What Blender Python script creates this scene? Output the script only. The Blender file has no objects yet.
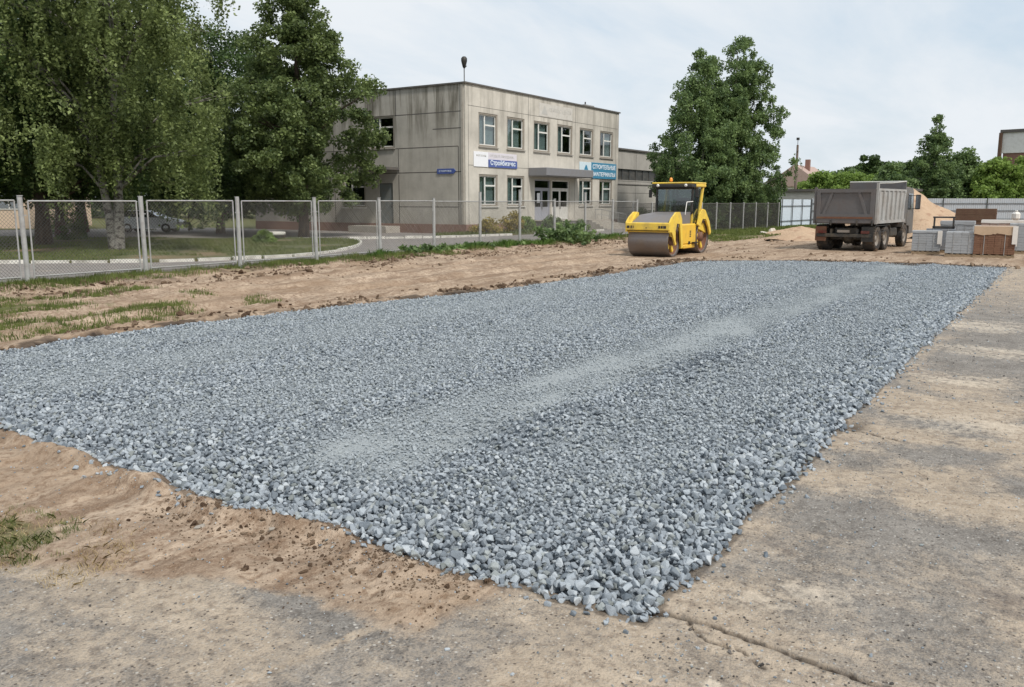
import bpy, bmesh, math, random
import numpy as np
from mathutils import Vector, Matrix
PI = math.pi
R = math.radians
sc = bpy.context.scene
COL = sc.collection
# Site frame: x runs along the gravel bed (away to the right), y across it towards the fence, z up.  Metres.

# ------------------------------------------------------------------ noise
def _h(ix, iy, seed):
    n = (ix.astype(np.int64) * 374761393 + iy.astype(np.int64) * 668265263 + seed * 1442695041) & 0xFFFFFFFF
    n = ((n ^ (n >> 13)) * 1274126177) & 0xFFFFFFFF
    n = n ^ (n >> 16)
    return (n & 0xFFFFFF) / float(0xFFFFFF)
def vnoise(x, y, seed=0):
    x = np.asarray(x, float); y = np.asarray(y, float)
    ix = np.floor(x); iy = np.floor(y); fx = x - ix; fy = y - iy
    fx = fx * fx * (3 - 2 * fx); fy = fy * fy * (3 - 2 * fy)
    a = _h(ix, iy, seed); b = _h(ix + 1, iy, seed); c = _h(ix, iy + 1, seed); d = _h(ix + 1, iy + 1, seed)
    return (a * (1 - fx) + b * fx) * (1 - fy) + (c * (1 - fx) + d * fx) * fy
def fbm(x, y, s, seed=0, octv=4, gain=.5):
    x = np.asarray(x, float) * s; y = np.asarray(y, float) * s
    t = 0; amp = 1; tot = 0
    for k in range(octv):
        t = t + amp * vnoise(x + 13.7 * k, y - 7.3 * k, seed + k); tot += amp; amp *= gain; x = x * 2.03; y = y * 2.03
    return t / tot
def sstep(a, b, x):
    t = np.clip((x - a) / (b - a), 0, 1)
    return t * t * (3 - 2 * t)

# ------------------------------------------------------------------ materials
def newmat(name):
    m = bpy.data.materials.new(name); m.use_nodes = True
    nt = m.node_tree; nt.nodes.clear()
    out = nt.nodes.new('ShaderNodeOutputMaterial'); bs = nt.nodes.new('ShaderNodeBsdfPrincipled')
    nt.links.new(bs.outputs[0], out.inputs[0])
    return m, nt, bs, out
def N(nt, t, **kw):
    n = nt.nodes.new(t)
    for k, v in kw.items():
        if k in n.inputs.keys() if isinstance(k, str) else False: n.inputs[k].default_value = v
        else: setattr(n, k, v)
    return n
def noise(nt, scale, detail=4, rough=.55, vec=None, dist=0):
    n = nt.nodes.new('ShaderNodeTexNoise'); n.inputs['Scale'].default_value = scale
    n.inputs['Detail'].default_value = detail; n.inputs['Roughness'].default_value = rough
    n.inputs['Distortion'].default_value = dist
    if vec: nt.links.new(vec, n.inputs['Vector'])
    return n.outputs['Fac']
def ramp(nt, fac, stops):
    n = nt.nodes.new('ShaderNodeValToRGB'); el = n.color_ramp.elements
    while len(el) < len(stops): el.new(.5)
    for e, (p, c) in zip(el, stops):
        e.position = p; e.color = (c[0], c[1], c[2], 1) if hasattr(c, '__len__') else (c, c, c, 1)
    nt.links.new(fac, n.inputs[0]); return n.outputs[0]
def mix(nt, fac, a, b, mode='MIX'):
    n = nt.nodes.new('ShaderNodeMix'); n.data_type = 'RGBA'; n.blend_type = mode
    for s, v in ((n.inputs[0], fac), (n.inputs[6], a), (n.inputs[7], b)):
        if hasattr(v, 'links') or isinstance(v, bpy.types.NodeSocket): nt.links.new(v, s)
        elif hasattr(v, '__len__'): s.default_value = (v[0], v[1], v[2], 1)
        else: s.default_value = v
    return n.outputs[2]
def math_(nt, op, a, b=0.0, c=None):
    n = nt.nodes.new('ShaderNodeMath'); n.operation = op
    for s, v in ((n.inputs[0], a), (n.inputs[1], b), (n.inputs[2], c)):
        if v is None: continue
        if isinstance(v, bpy.types.NodeSocket): nt.links.new(v, s)
        else: s.default_value = v
    return n.outputs[0]
def bump(nt, h, strength, dist, bs, normal=None):
    b = nt.nodes.new('ShaderNodeBump'); b.inputs['Strength'].default_value = strength; b.inputs['Distance'].default_value = dist
    nt.links.new(h, b.inputs['Height'])
    if normal: nt.links.new(normal, b.inputs['Normal'])
    nt.links.new(b.outputs[0], bs.inputs['Normal']); return b.outputs[0]
def coord(nt, kind='Object', scale=(1, 1, 1)):
    t = nt.nodes.new('ShaderNodeTexCoord'); m = nt.nodes.new('ShaderNodeMapping'); m.inputs['Scale'].default_value = scale
    nt.links.new(t.outputs[kind], m.inputs[0]); return m.outputs[0]
def geo(nt, scale=(1, 1, 1)):
    t = nt.nodes.new('ShaderNodeNewGeometry'); m = nt.nodes.new('ShaderNodeMapping'); m.inputs['Scale'].default_value = scale
    nt.links.new(t.outputs['Position'], m.inputs[0]); return m.outputs[0]

def paint(name, col, rough=.5, metal=0, var=.15, dirt=(.22, .17, .11), dirt_amt=.25, scale=3, bmp=0.1, spec=.5):
    """a painted / worn surface: base colour with mottling and patchy dirt"""
    m, nt, bs, out = newmat(name)
    v = geo(nt)
    n1 = noise(nt, scale, 6, .6, v); n2 = noise(nt, scale * 7, 4, .6, v)
    c = mix(nt, n2, tuple(x * (1 - var) for x in col), tuple(min(1, x * (1 + var)) for x in col))
    f = ramp(nt, n1, [(.45, 0), (.75, 1)])
    f = math_(nt, 'MULTIPLY', f, dirt_amt)
    c = mix(nt, f, c, dirt)
    nt.links.new(c, bs.inputs['Base Color'])
    r = ramp(nt, n1, [(.3, max(0, rough - .1)), (.8, min(1, rough + .2))])
    nt.links.new(r, bs.inputs['Roughness'])
    bs.inputs['Metallic'].default_value = metal
    bs.inputs['Specular IOR Level'].default_value = spec
    if bmp: bump(nt, n2, bmp, .01, bs)
    return m

M = {}
M['yellow'] = paint('yellow_paint', (.80, .56, .075), .42, dirt_amt=.55, var=.06, bmp=.03)
M['yellow_dark'] = paint('amber_paint', (.78, .48, .05), .45, dirt_amt=.3, var=.06, bmp=.03)
M['black'] = paint('black_plastic', (.02, .02, .02), .5, dirt_amt=.2, var=.2)
M['dark_steel'] = paint('dark_steel', (.05, .048, .045), .5, metal=.3, dirt_amt=.5)
M['drum'] = paint('drum_steel', (.20, .175, .165), .42, metal=.55, dirt=(.24, .17, .11), dirt_amt=.6, scale=2)
M['hood'] = paint('hood_grey', (.17, .16, .16), .5, dirt_amt=.4)
M['rubber'] = paint('tyre_rubber', (.035, .032, .03), .85, dirt=(.2, .14, .09), dirt_amt=.7)
M['rim'] = paint('wheel_rim', (.25, .22, .19), .6, dirt_amt=.7)
M['truck'] = paint('truck_body_paint', (.125, .118, .118), .6, dirt=(.14, .10, .08), dirt_amt=.5, scale=1.4)
M['truck_lit'] = paint('truck_body_paint_lit', (.36, .355, .34), .6, dirt=(.2, .15, .11), dirt_amt=.6, scale=1.4)  # body paint again, with the sunlight on this side put into the colour
M['truck_rail'] = paint('truck_rail_paint', (.5, .5, .47), .5, dirt_amt=.4)
M['rust'] = paint('rusty_steel', (.16, .07, .04), .8, dirt_amt=.5, var=.4)
M['cab'] = paint('cab_paint', (.12, .115, .11), .4, dirt_amt=.4)
M['mirror'] = paint('mirror_glass', (.3, .32, .34), .08, metal=.9, dirt_amt=.05, var=.02)
M['white'] = paint('white_paint', (.74, .73, .70), .55, dirt=(.35, .3, .24), dirt_amt=.3)
M['frame'] = paint('window_frame_white', (.72, .71, .67), .5, dirt=(.3, .27, .22), dirt_amt=.35)
M['oldframe'] = paint('weathered_window_surround', (.28, .25, .21), .7, dirt_amt=.35)
M['sill'] = paint('sill_metal', (.34, .32, .29), .5, dirt_amt=.4)
M['galv'] = paint('galvanised_post', (.40, .40, .39), .5, metal=.2, dirt=(.14, .1, .08), dirt_amt=.45, scale=5)
M['wire'] = paint('fence_wire', (.13, .125, .118), .5, metal=.4, dirt_amt=.3)
M['kerb'] = paint('kerb_whitewash', (.68, .66, .60), .85, dirt=(.2, .18, .14), dirt_amt=.8, bmp=.3)
M['kerb_grey'] = paint('kerb_concrete', (.38, .36, .32), .9, dirt_amt=.4, bmp=.3)
M['concrete'] = paint('concrete', (.42, .39, .34), .9, dirt=(.25, .21, .17), dirt_amt=.5, bmp=.4)
M['dark_concrete'] = paint('dark_render', (.17, .165, .16), .9, dirt_amt=.3)
M['roofing'] = paint('roof_felt', (.10, .095, .09), .9, dirt_amt=.3)
M['canopy'] = paint('canopy_metal', (.21, .21, .22), .5, dirt_amt=.2)
M['door'] = paint('door_grey_blue', (.36, .37, .42), .5, dirt_amt=.25)
M['door_dark'] = paint('side_door_grey', (.17, .19, .19), .6, dirt_amt=.3)
M['curtain'] = paint('curtain_cloth', (.62, .63, .62), .9, dirt_amt=.0, var=.08)
M['room'] = paint('room_wall', (.12, .12, .11), .9, dirt_amt=.0)
M['wood'] = paint('pallet_wood', (.30, .22, .14), .85, dirt_amt=.4, var=.3)
M['oldwood'] = paint('dark_brown_boards', (.12, .065, .04), .85, dirt_amt=.3, var=.35)
M['block'] = paint('grey_paving_block', (.33, .345, .36), .9, dirt=(.22, .21, .2), dirt_amt=.4, var=.12, bmp=.4, scale=2)
M['block_dark'] = paint('blue_grey_paving_block', (.20, .215, .24), .9, dirt_amt=.3, var=.12, bmp=.4)
M['brickred'] = paint('brown_facing_brick', (.17, .085, .05), .9, dirt=(.28, .17, .11), dirt_amt=.5, var=.3, bmp=.4)
M['brickpink'] = paint('pinkish_brick', (.42, .30, .25), .9, dirt_amt=.2, var=.12, bmp=.4)
M['wrap'] = paint('wrapping_sheet', (.5, .36, .24), .4, dirt_amt=.3, var=.12)
M['wrapw'] = paint('white_wrapping_film', (.72, .68, .63), .3, dirt_amt=.1, var=.1)
M['blue'] = paint('blue_sign_face', (.075, .115, .33), .4, dirt_amt=.08, var=.04)
M['teal'] = paint('teal_sign_face', (.045, .23, .38), .4, dirt_amt=.06, var=.04)
M['signw'] = paint('white_sign_face', (.80, .81, .84), .45, dirt_amt=.05, var=.02)
M['lettering'] = paint('sign_lettering', (.75, .82, .88), .45, dirt_amt=.0, var=.0)
M['faded'] = paint('faded_lettering', (.46, .45, .42), .6, dirt_amt=.1)
M['sheet'] = paint('white_blue_steel_sheet', (.56, .63, .70), .4, dirt_amt=.12, var=.03, bmp=0)
M['gsheet'] = paint('grey_steel_sheet', (.37, .40, .43), .5, dirt_amt=.2, var=.05, bmp=0)
M['rail_dark'] = paint('dark_fence_frame', (.07, .075, .08), .5, dirt_amt=.2)
M['pinkwall'] = paint('pale_render', (.72, .68, .62), .9, dirt_amt=.2)
M['rooftile'] = paint('faded_red_roof', (.40, .29, .25), .8, dirt_amt=.2, var=.15)
M['brickwall'] = paint('red_brick_wall', (.24, .13, .10), .9, dirt_amt=.2, var=.2, scale=.6)
M['cream'] = paint('cream_render', (.60, .46, .34), .9, dirt_amt=.15, scale=.4)
M['brownbase'] = paint('brown_plinth', (.2, .11, .08), .9, dirt_amt=.2)
M['carpaint'] = paint('silver_car_paint', (.84, .85, .86), .25, metal=.1, dirt_amt=.08, var=.02, bmp=0)
M['amber'] = paint('amber_lens', (.8, .28, .03), .2, dirt_amt=0, var=.05)
M['redlens'] = paint('red_lens', (.10, .015, .012), .25, dirt_amt=.2)
M['rock'] = paint('rock_stone', (.30, .27, .23), .9, dirt_amt=.4, bmp=.5)
M['rubble'] = paint('pale_rubble', (.55, .50, .43), .9, dirt_amt=.4, bmp=.5)
M['pole'] = paint('weathered_pole_wood', (.17, .13, .11), .9, dirt_amt=.2)

def glass_mat():
    m, nt, bs, out = newmat('window_glass')
    nt.nodes.remove(bs)
    g = nt.nodes.new('ShaderNodeBsdfGlossy'); g.inputs['Roughness'].default_value = .03; g.inputs['Color'].default_value = (.9, .95, .97, 1)
    t = nt.nodes.new('ShaderNodeBsdfTransparent'); t.inputs['Color'].default_value = (.62, .68, .68, 1)
    f = nt.nodes.new('ShaderNodeFresnel'); f.inputs['IOR'].default_value = 1.7
    mx = nt.nodes.new('ShaderNodeMixShader')
    gg = nt.nodes.new('ShaderNodeNewGeometry')
    fa = math_(nt, 'MULTIPLY', math_(nt, 'ADD', f.outputs[0], .06), math_(nt, 'SUBTRACT', 1.0, gg.outputs['Backfacing']))
    nt.links.new(fa, mx.inputs[0]); nt.links.new(t.outputs[0], mx.inputs[1]); nt.links.new(g.outputs[0], mx.inputs[2])
    nt.links.new(mx.outputs[0], out.inputs[0]); return m
M['glass'] = glass_mat()

def wall_mat(name, col, streak=.5, seed=0, panel=None):
    """weathered concrete panels: mottled, with vertical run-off streaks under the parapet"""
    m, nt, bs, out = newmat(name)
    v = geo(nt); vs = geo(nt, (1.1, 1.1, .09)); 
    n1 = noise(nt, .55, 6, .65, v); n2 = noise(nt, 9, 5, .6, v); n3 = noise(nt, 1.3, 5, .65, vs, .3); n4 = noise(nt, 4.5, 4, .6, vs)
    c = mix(nt, ramp(nt, n1, [(.32, 0), (.66, 1)]), tuple(x * .76 for x in col), tuple(x * 1.10 for x in col))
    c = mix(nt, ramp(nt, n2, [(.3, .0), (.8, .35)]), c, tuple(x * .8 for x in col))
    # runs
    sep = nt.nodes.new('ShaderNodeSeparateXYZ'); g = nt.nodes.new('ShaderNodeNewGeometry'); nt.links.new(g.outputs['Position'], sep.inputs[0])
    hgt = ramp(nt, math_(nt, 'DIVIDE', sep.outputs['Z'], 10), [(.30, .12), (.60, .25), (.80, 1.0), (.96, 1.0)])
    f = math_(nt, 'MULTIPLY', ramp(nt, n3, [(.47, 0), (.60, 1)]), hgt)
    f = math_(nt, 'MULTIPLY', f, ramp(nt, n4, [(.3, .4), (.7, 1)]))
    f = math_(nt, 'MULTIPLY', f, streak)
    c = mix(nt, f, c, (.10, .09, .065))
    low = ramp(nt, sep.outputs['Z'], [(.0, .5), (1.0, .0)])
    low = math_(nt, 'MULTIPLY', low, n3)
    c = mix(nt, low, c, (.16, .13, .1))
    nt.links.new(c, bs.inputs['Base Color']); bs.inputs['Roughness'].default_value = .92
    bs.inputs['Specular IOR Level'].default_value = .2
    bump(nt, noise(nt, 30, 4, .6, v), .25, .02, bs)
    return m
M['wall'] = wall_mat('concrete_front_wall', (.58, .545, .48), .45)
M['wall_shaded'] = wall_mat('concrete_wall_shaded', (.47, .445, .395), 1.0)  # the front wall's concrete, darkened here to hold the side's shade
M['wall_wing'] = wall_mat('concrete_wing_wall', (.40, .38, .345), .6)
M['plinth'] = paint('brick_plinth', (.24, .14, .11), .9, dirt_amt=.4, var=.3)

def leaf_mat(name, c1, c2, trans=.35, hueseed=0):
    m, nt, bs, out = newmat(name)
    g = nt.nodes.new('ShaderNodeNewGeometry')
    v = coord(nt, 'Object')
    n1 = ramp(nt, noise(nt, 1.1, 3, .6, v), [(.32, 0), (.68, 1)])
    f = math_(nt, 'MULTIPLY_ADD', n1, .75, math_(nt, 'MULTIPLY', g.outputs['Random Per Island'], .5))
    f = math_(nt, 'SUBTRACT', f, .12)
    c = ramp(nt, f, [(.1, c1), (.55, tuple((a + b) / 2 for a, b in zip(c1, c2))), (.95, c2)])
    nt.links.new(c, bs.inputs['Base Color']); bs.inputs['Roughness'].default_value = .55; bs.inputs['Specular IOR Level'].default_value = .3
    tr = nt.nodes.new('ShaderNodeBsdfTranslucent'); c2n = mix(nt, .4, c, tuple(x * 1.6 for x in c2)); nt.links.new(c2n, tr.inputs[0])
    ms = nt.nodes.new('ShaderNodeMixShader'); ms.inputs[0].default_value = trans
    nt.links.new(bs.outputs[0], ms.inputs[1]); nt.links.new(tr.outputs[0], ms.inputs[2]); nt.links.new(ms.outputs[0], out.inputs[0])
    return m
M['leaf_birch'] = leaf_mat('birch_leaves', (.06, .085, .028), (.27, .33, .12))
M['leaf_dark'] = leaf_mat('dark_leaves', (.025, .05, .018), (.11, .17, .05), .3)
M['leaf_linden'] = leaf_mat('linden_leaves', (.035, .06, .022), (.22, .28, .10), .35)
M['leaf_mid'] = leaf_mat('green_leaves', (.045, .085, .035), (.23, .32, .12))
M['leaf_bright'] = leaf_mat('bright_leaves', (.08, .14, .025), (.27, .38, .09), .4)
M['leaf_yellow'] = leaf_mat('yellow_leaves', (.20, .16, .03), (.45, .36, .08), .3)
M['grass'] = leaf_mat('grass_blades', (.07, .105, .022), (.20, .23, .07), .3)
M['grass_green'] = leaf_mat('green_grass_blades', (.05, .11, .02), (.15, .24, .05), .3)
M['straw'] = leaf_mat('dry_grass_blades', (.22, .15, .07), (.62, .50, .28), .2)

def bark(name, base, dark, birch=False):
    m, nt, bs, out = newmat(name)
    v = coord(nt, 'Object', (1, 1, .35 if not birch else 1.5))
    n = noise(nt, 6 if not birch else 3.6, 5, .7, v)
    c = ramp(nt, n, [(.42 if birch else .3, dark), (.52 if birch else .7, base)])
    nt.links.new(c, bs.inputs['Base Color']); bs.inputs['Roughness'].default_value = .9
    bump(nt, n, .5, .03, bs); return m
M['bark_birch'] = bark('birch_bark', (.27, .255, .225), (.05, .042, .035), True)
M['bark'] = bark('brown_bark', (.14, .10, .075), (.04, .03, .025))
M['bark_red'] = bark('reddish_bark', (.17, .10, .075), (.06, .035, .03))

# ------------------------------------------------------------------ mesh builder
class MB:
    def __init__(s): s.v = []; s.f = []; s.sm = []
    def add(s, vs, fs, smooth=False):
        o = len(s.v); s.v += [tuple(v) for v in vs]
        s.f += [tuple(i + o for i in f) for f in fs]; s.sm += [smooth] * len(fs); return s
    def box(s, x0, y0, z0, x1, y1, z1, rz=0, c=None, ch=0):
        x0, x1 = min(x0, x1), max(x0, x1); y0, y1 = min(y0, y1), max(y0, y1); z0, z1 = min(z0, z1), max(z0, z1)
        if ch > 0:
            ch = min(ch, (x1 - x0) * .45, (y1 - y0) * .45, (z1 - z0) * .45)
            bm = bmesh.new(); bmesh.ops.create_cube(bm, size=1)
            for v in bm.verts: v.co = Vector(((x0 + x1) / 2 + v.co.x * (x1 - x0), (y0 + y1) / 2 + v.co.y * (y1 - y0), (z0 + z1) / 2 + v.co.z * (z1 - z0)))
            bmesh.ops.bevel(bm, geom=list(bm.edges), offset=ch, segments=1, affect='EDGES')
            vs = [v.co.copy() for v in bm.verts]; bm.verts.index_update(); fs = [[v.index for v in f.verts] for f in bm.faces]; bm.free()
        else:
            vs = [Vector(p) for p in ((x0, y0, z0), (x1, y0, z0), (x1, y1, z0), (x0, y1, z0), (x0, y0, z1), (x1, y0, z1), (x1, y1, z1), (x0, y1, z1))]
            fs = [(0, 3, 2, 1), (4, 5, 6, 7), (0, 1, 5, 4), (1, 2, 6, 5), (2, 3, 7, 6), (3, 0, 4, 7)]
        if rz:
            cc = Vector(c) if c else Vector(((x0 + x1) / 2, (y0 + y1) / 2, 0)); m = Matrix.Rotation(rz, 3, 'Z')
            vs = [m @ (v - cc) + cc for v in vs]
        return s.add(vs, fs)
    def prism(s, prof, y0, y1, axis='y'):
        """profile of (p, q) pairs extruded between y0 and y1; axis y: (x,z); axis x: (y,z); axis z: (x,y)"""
        n = len(prof)
        def P(p, t): return {'y': (p[0], t, p[1]), 'x': (t, p[0], p[1]), 'z': (p[0], p[1], t)}[axis]
        vs = [P(p, y0) for p in prof] + [P(p, y1) for p in prof]
        fs = [tuple(range(n)), tuple(range(2 * n - 1, n - 1, -1))] + [(i, i + n, (i + 1) % n + n, (i + 1) % n) for i in range(n)]
        return s.add(vs, fs)
    def tube(s, pts, r, n=8, caps=True, smooth=True):
        pts = [Vector(p) for p in pts]; k = len(pts)
        rs = r if hasattr(r, '__len__') else [r] * k
        vs = []; prev = None
        for i, p in enumerate(pts):
            d = (pts[min(i + 1, k - 1)] - pts[max(i - 1, 0)]).normalized()
            if prev is None:
                u = d.orthogonal().normalized()
            else:
                u = (prev - d * prev.dot(d)); u = u.normalized() if u.length > 1e-6 else d.orthogonal().normalized()
            prev = u; w = d.cross(u)
            for j in range(n):
                a = 2 * PI * j / n; vs.append(p + (u * math.cos(a) + w * math.sin(a)) * rs[i])
        fs = [(i * n + j, i * n + (j + 1) % n, (i + 1) * n + (j + 1) % n, (i + 1) * n + j) for i in range(k - 1) for j in range(n)]
        s.add(vs, fs, smooth)
        if caps:
            s.add(vs[:n], [tuple(range(n - 1, -1, -1))]); s.add(vs[-n:], [tuple(range(n))])
        return s
    def lathe(s, prof, c, axis='y', n=32, smooth=True):
        """prof: (radius, offset) pairs about an axis through c"""
        vs = []
        for (r, o) in prof:
            for j in range(n):
                a = 2 * PI * j / n; p, q = r * math.cos(a), r * math.sin(a)
                vs.append({'y': (c[0] + p, c[1] + o, c[2] + q), 'z': (c[0] + p, c[1] + q, c[2] + o), 'x': (c[0] + o, c[1] + p, c[2] + q)}[axis])
        fs = [(i * n + j, i * n + (j + 1) % n, (i + 1) * n + (j + 1) % n, (i + 1) * n + j) for i in range(len(prof) - 1) for j in range(n)]
        return s.add(vs, fs, smooth)
    def rock(s, c, r, seed, flat=.7, n=14):
        rnd = random.Random(seed); bm = bmesh.new()
        for _ in range(n):
            v = Vector((rnd.gauss(0, 1), rnd.gauss(0, 1), rnd.gauss(0, 1))).normalized() * rnd.uniform(.75, 1)
            bm.verts.new((v.x * r * rnd.uniform(.8, 1.2), v.y * r * .85, v.z * r * flat))
        res = bmesh.ops.convex_hull(bm, input=list(bm.verts))
        bmesh.ops.delete(bm, geom=[g for g in res['geom_interior'] if isinstance(g, bmesh.types.BMVert)], context='VERTS')
        bm.verts.index_update(); bm.verts.ensure_lookup_table()
        vs = [Vector(v.co) + Vector(c) for v in bm.verts]; fs = [[v.index for v in f.verts] for f in bm.faces]; bm.free()
        return s.add(vs, fs)
    def mesh(s, name, mat):
        me = bpy.data.meshes.new(name); me.from_pydata(s.v, [], s.f); me.validate(); 
        if len(me.polygons) == len(s.sm): me.polygons.foreach_set('use_smooth', s.sm)
        bm = bmesh.new(); bm.from_mesh(me); bmesh.ops.recalc_face_normals(bm, faces=list(bm.faces)); bm.to_mesh(me); bm.free()
        me.materials.append(mat); return me
    def obj(s, name, mat, parent=None, loc=None, rz=0):
        o = bpy.data.objects.new(name, s.mesh(name, mat)); COL.objects.link(o)
        if parent: o.parent = parent
        if loc: o.location = loc
        if rz: o.rotation_euler.z = rz
        return o
def tag(o, label=None, cat=None, group=None, kind=None):
    if label: o['label'] = label
    if cat: o['category'] = cat
    if group: o['group'] = group
    if kind: o['kind'] = kind
    return o
def empty(name, loc, rz, label, cat, group=None):
    o = bpy.data.objects.new(name, None); COL.objects.link(o); o.location = loc; o.rotation_euler = (0, 0, rz)
    o.empty_display_size = .3
    return tag(o, label, cat, group)
def np_mesh(name, co, quads, mat, smooth=False, tris=None):
    me = bpy.data.meshes.new(name); co = np.asarray(co, np.float32)
    k = quads.shape[1]; nf = len(quads)
    me.vertices.add(len(co)); me.vertices.foreach_set('co', co.ravel())
    me.loops.add(nf * k); me.loops.foreach_set('vertex_index', quads.astype(np.int32).ravel())
    me.polygons.add(nf); me.polygons.foreach_set('loop_start', np.arange(0, nf * k, k, dtype=np.int32))
    me.polygons.foreach_set('loop_total', np.full(nf, k, np.int32))
    if smooth: me.polygons.foreach_set('use_smooth', np.ones(nf, bool))
    me.update(calc_edges=True)
    if mat: me.materials.append(mat)
    return me
def np_obj(name, me, parent=None, loc=None):
    o = bpy.data.objects.new(name, me); COL.objects.link(o)
    if parent: o.parent = parent
    if loc: o.location = loc
    return o
def text_mesh(name, body, size, mat, parent, loc, rot, width=None, depth=.004, bold=0):
    cu = bpy.data.curves.new(name, 'FONT'); cu.body = body; cu.size = size; cu.extrude = depth; cu.offset = bold
    cu.align_x = 'LEFT'; cu.align_y = 'BOTTOM'; cu.resolution_u = 2
    t = bpy.data.objects.new(name, cu); COL.objects.link(t)
    bpy.context.view_layer.update()
    me = bpy.data.meshes.new_from_object(t.evaluated_get(bpy.context.evaluated_depsgraph_get()))
    bpy.data.objects.remove(t)
    if width and len(me.vertices):
        xs = [v.co.x for v in me.vertices]; w = max(xs) - min(xs); k = width / w
        for v in me.vertices: v.co.x = (v.co.x - min(xs)) * k
    me.materials.clear(); me.materials.append(mat)
    o = bpy.data.objects.new(name, me); COL.objects.link(o); o.parent = parent; o.location = loc; o.rotation_euler = rot
    return o
FACE_FRONT = (PI / 2, 0, 0)          # on a surface that looks towards -y
FACE_SIDE = (PI / 2, 0, -PI / 2)     # on a surface that looks towards -x

# ------------------------------------------------------------------ bed outline and heights
NB = np.array([-9, 1.5, 1.76, 2.24, 2.63, 3.23, 3.87, 4.48, 5.07, 6.0, 7.14, 8.36, 10, 12.6, 40]); NA = np.array([3.8, 3.72, 3.74, 3.73, 3.63, 3.73, 3.77, 3.63, 3.67, 3.72, 3.74, 3.91, 4.0, 4.2, 4.2])
FB = np.array([-9, 1.5, 4.8, 9.5, 11, 11.6, 13]); FA = np.array([31.1, 31.2, 31.8, 30.4, 28.7, 27.0, 24.0])
BA = np.array([0, 5.8, 7.5, 9.3, 11.4, 13.8, 16.9, 21.8, 29.3, 60]); BB = np.array([12.3, 12.35, 12.55, 12.5, 12.25, 11.85, 11.3, 11.15, 11.0, 11.0])
def bed_sd(a, b):
    """distance inside the gravel bed (negative outside) and which side is nearest"""
    w = (fbm(a, b, 2.6, 5, 3) - .5)
    d = np.stack([a - np.interp(b, NB, NA) + .16 * w, b - 1.64 + .14 * w + .10 * sstep(10, 30, a), np.interp(a, BA, BB) - b + .5 * w, np.interp(b, FB, FA) - a + .4 * w])
    return d.min(0), d.argmin(0)
def lanes(a, b):
    """0..1 how strongly rolled and dusty the stone is"""
    wob = (fbm(a, b, .25, 77, 3) - .5) * .5
    bb = b + wob
    edge, _ = bed_sd(a, b)
    L = .26 * sstep(.35, 1.5, edge) * (.55 + .9 * sstep(.38, .62, fbm(a * .4, b * 1.4, .7, 31, 4)))
    L = np.maximum(L, sstep(1.0, .2, np.abs(bb - 4.6)) * (.72 + .35 * sstep(.36, .6, fbm(a * .5, b * 1.6, .9, 12, 4))))
    for c, w, s in ((7.0, .4, .5), (9.6, .6, .6), (2.7, .3, .35), (11.2, .35, .55)):
        L = np.maximum(L, sstep(w + .35, w - .2, np.abs(bb - c)) * s * (.7 + .5 * fbm(a * .4, b, .8, 14 + int(c), 3)))
    for c in (3.7, 5.75, 8.2): L = L * (1 - .75 * np.exp(-((bb - c) / .22) ** 2))
    return L * sstep(.1, 1.1, a - 3.95) * (.75 + .4 * fbm(a, b, 1.2, 9, 3))
def bed_z(a, b):
    sd, side = bed_sd(a, b)
    z = .085 * sstep(0, .55, sd) * (1 - .9 * sstep(9, 26, a)) + .05 * (fbm(a, b, .5, 3, 4) - .5) + .02 * (fbm(a, b, 3, 4, 2) - .5)
    # rolled lane a little lower, loose ridges beside it
    wob = (fbm(a, b, .25, 77, 3) - .5) * .5; bb = b + wob
    z = z - .035 * sstep(.8, .3, np.abs(bb - 4.55)) + .035 * np.exp(-((bb - 3.72) / .22) ** 2) * sstep(4.6, 6, a) + .022 * np.exp(-((bb - 5.5) / .25) ** 2)
    # washboard left by lugs
    ws = np.exp(-((bb - 3.85) / .5) ** 2) * (sstep(5.0, 6.0, a) * sstep(7.6, 6.8, a) + sstep(8.8, 9.4, a) * sstep(11.4, 10.6, a))
    z = z + .065 * 1.3 * np.sin(a * 2 * PI / .34 + 2.2 * bb + 2 * fbm(a, b, 1.5, 3, 2)) * ws
    for c in (7.7, 9.3, 11.0): z = z + .018 * np.exp(-((bb - c) / .2) ** 2)
    return z * sstep(-.02, .25, sd) + .0
def crack_d(a, b):
    P = [(3.80, 1.72), (3.86, 1.45), (3.84, 1.2), (3.80, .95), (3.76, .70), (3.76, .45), (3.66, .2), (3.6, -.3)]
    Q = [(3.86, 1.45), (3.72, 1.30), (3.70, 1.1), (3.60, .95)]
    T = [(8.2, 1.65), (8.12, 1.35), (8.0, 1.1)]
    w1 = (fbm(a, b, 9, 15, 3) - .5) * .07; w2 = (fbm(a, b, 9, 16, 3) - .5) * .07
    a = a + w1; b = b + w2
    D = np.full(np.shape(a), 9.0)
    for pl, wd in ((P, 1.0), (Q, 2.2), (T, 1.2)):
        for (x0, y0), (x1, y1) in zip(pl, pl[1:]):
            t = np.clip(((a - x0) * (x1 - x0) + (b - y0) * (y1 - y0)) / ((x1 - x0) ** 2 + (y1 - y0) ** 2), 0, 1)
            D = np.minimum(D, np.hypot(a - x0 - t * (x1 - x0), b - y0 - t * (y1 - y0)) * wd)
    return D
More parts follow.
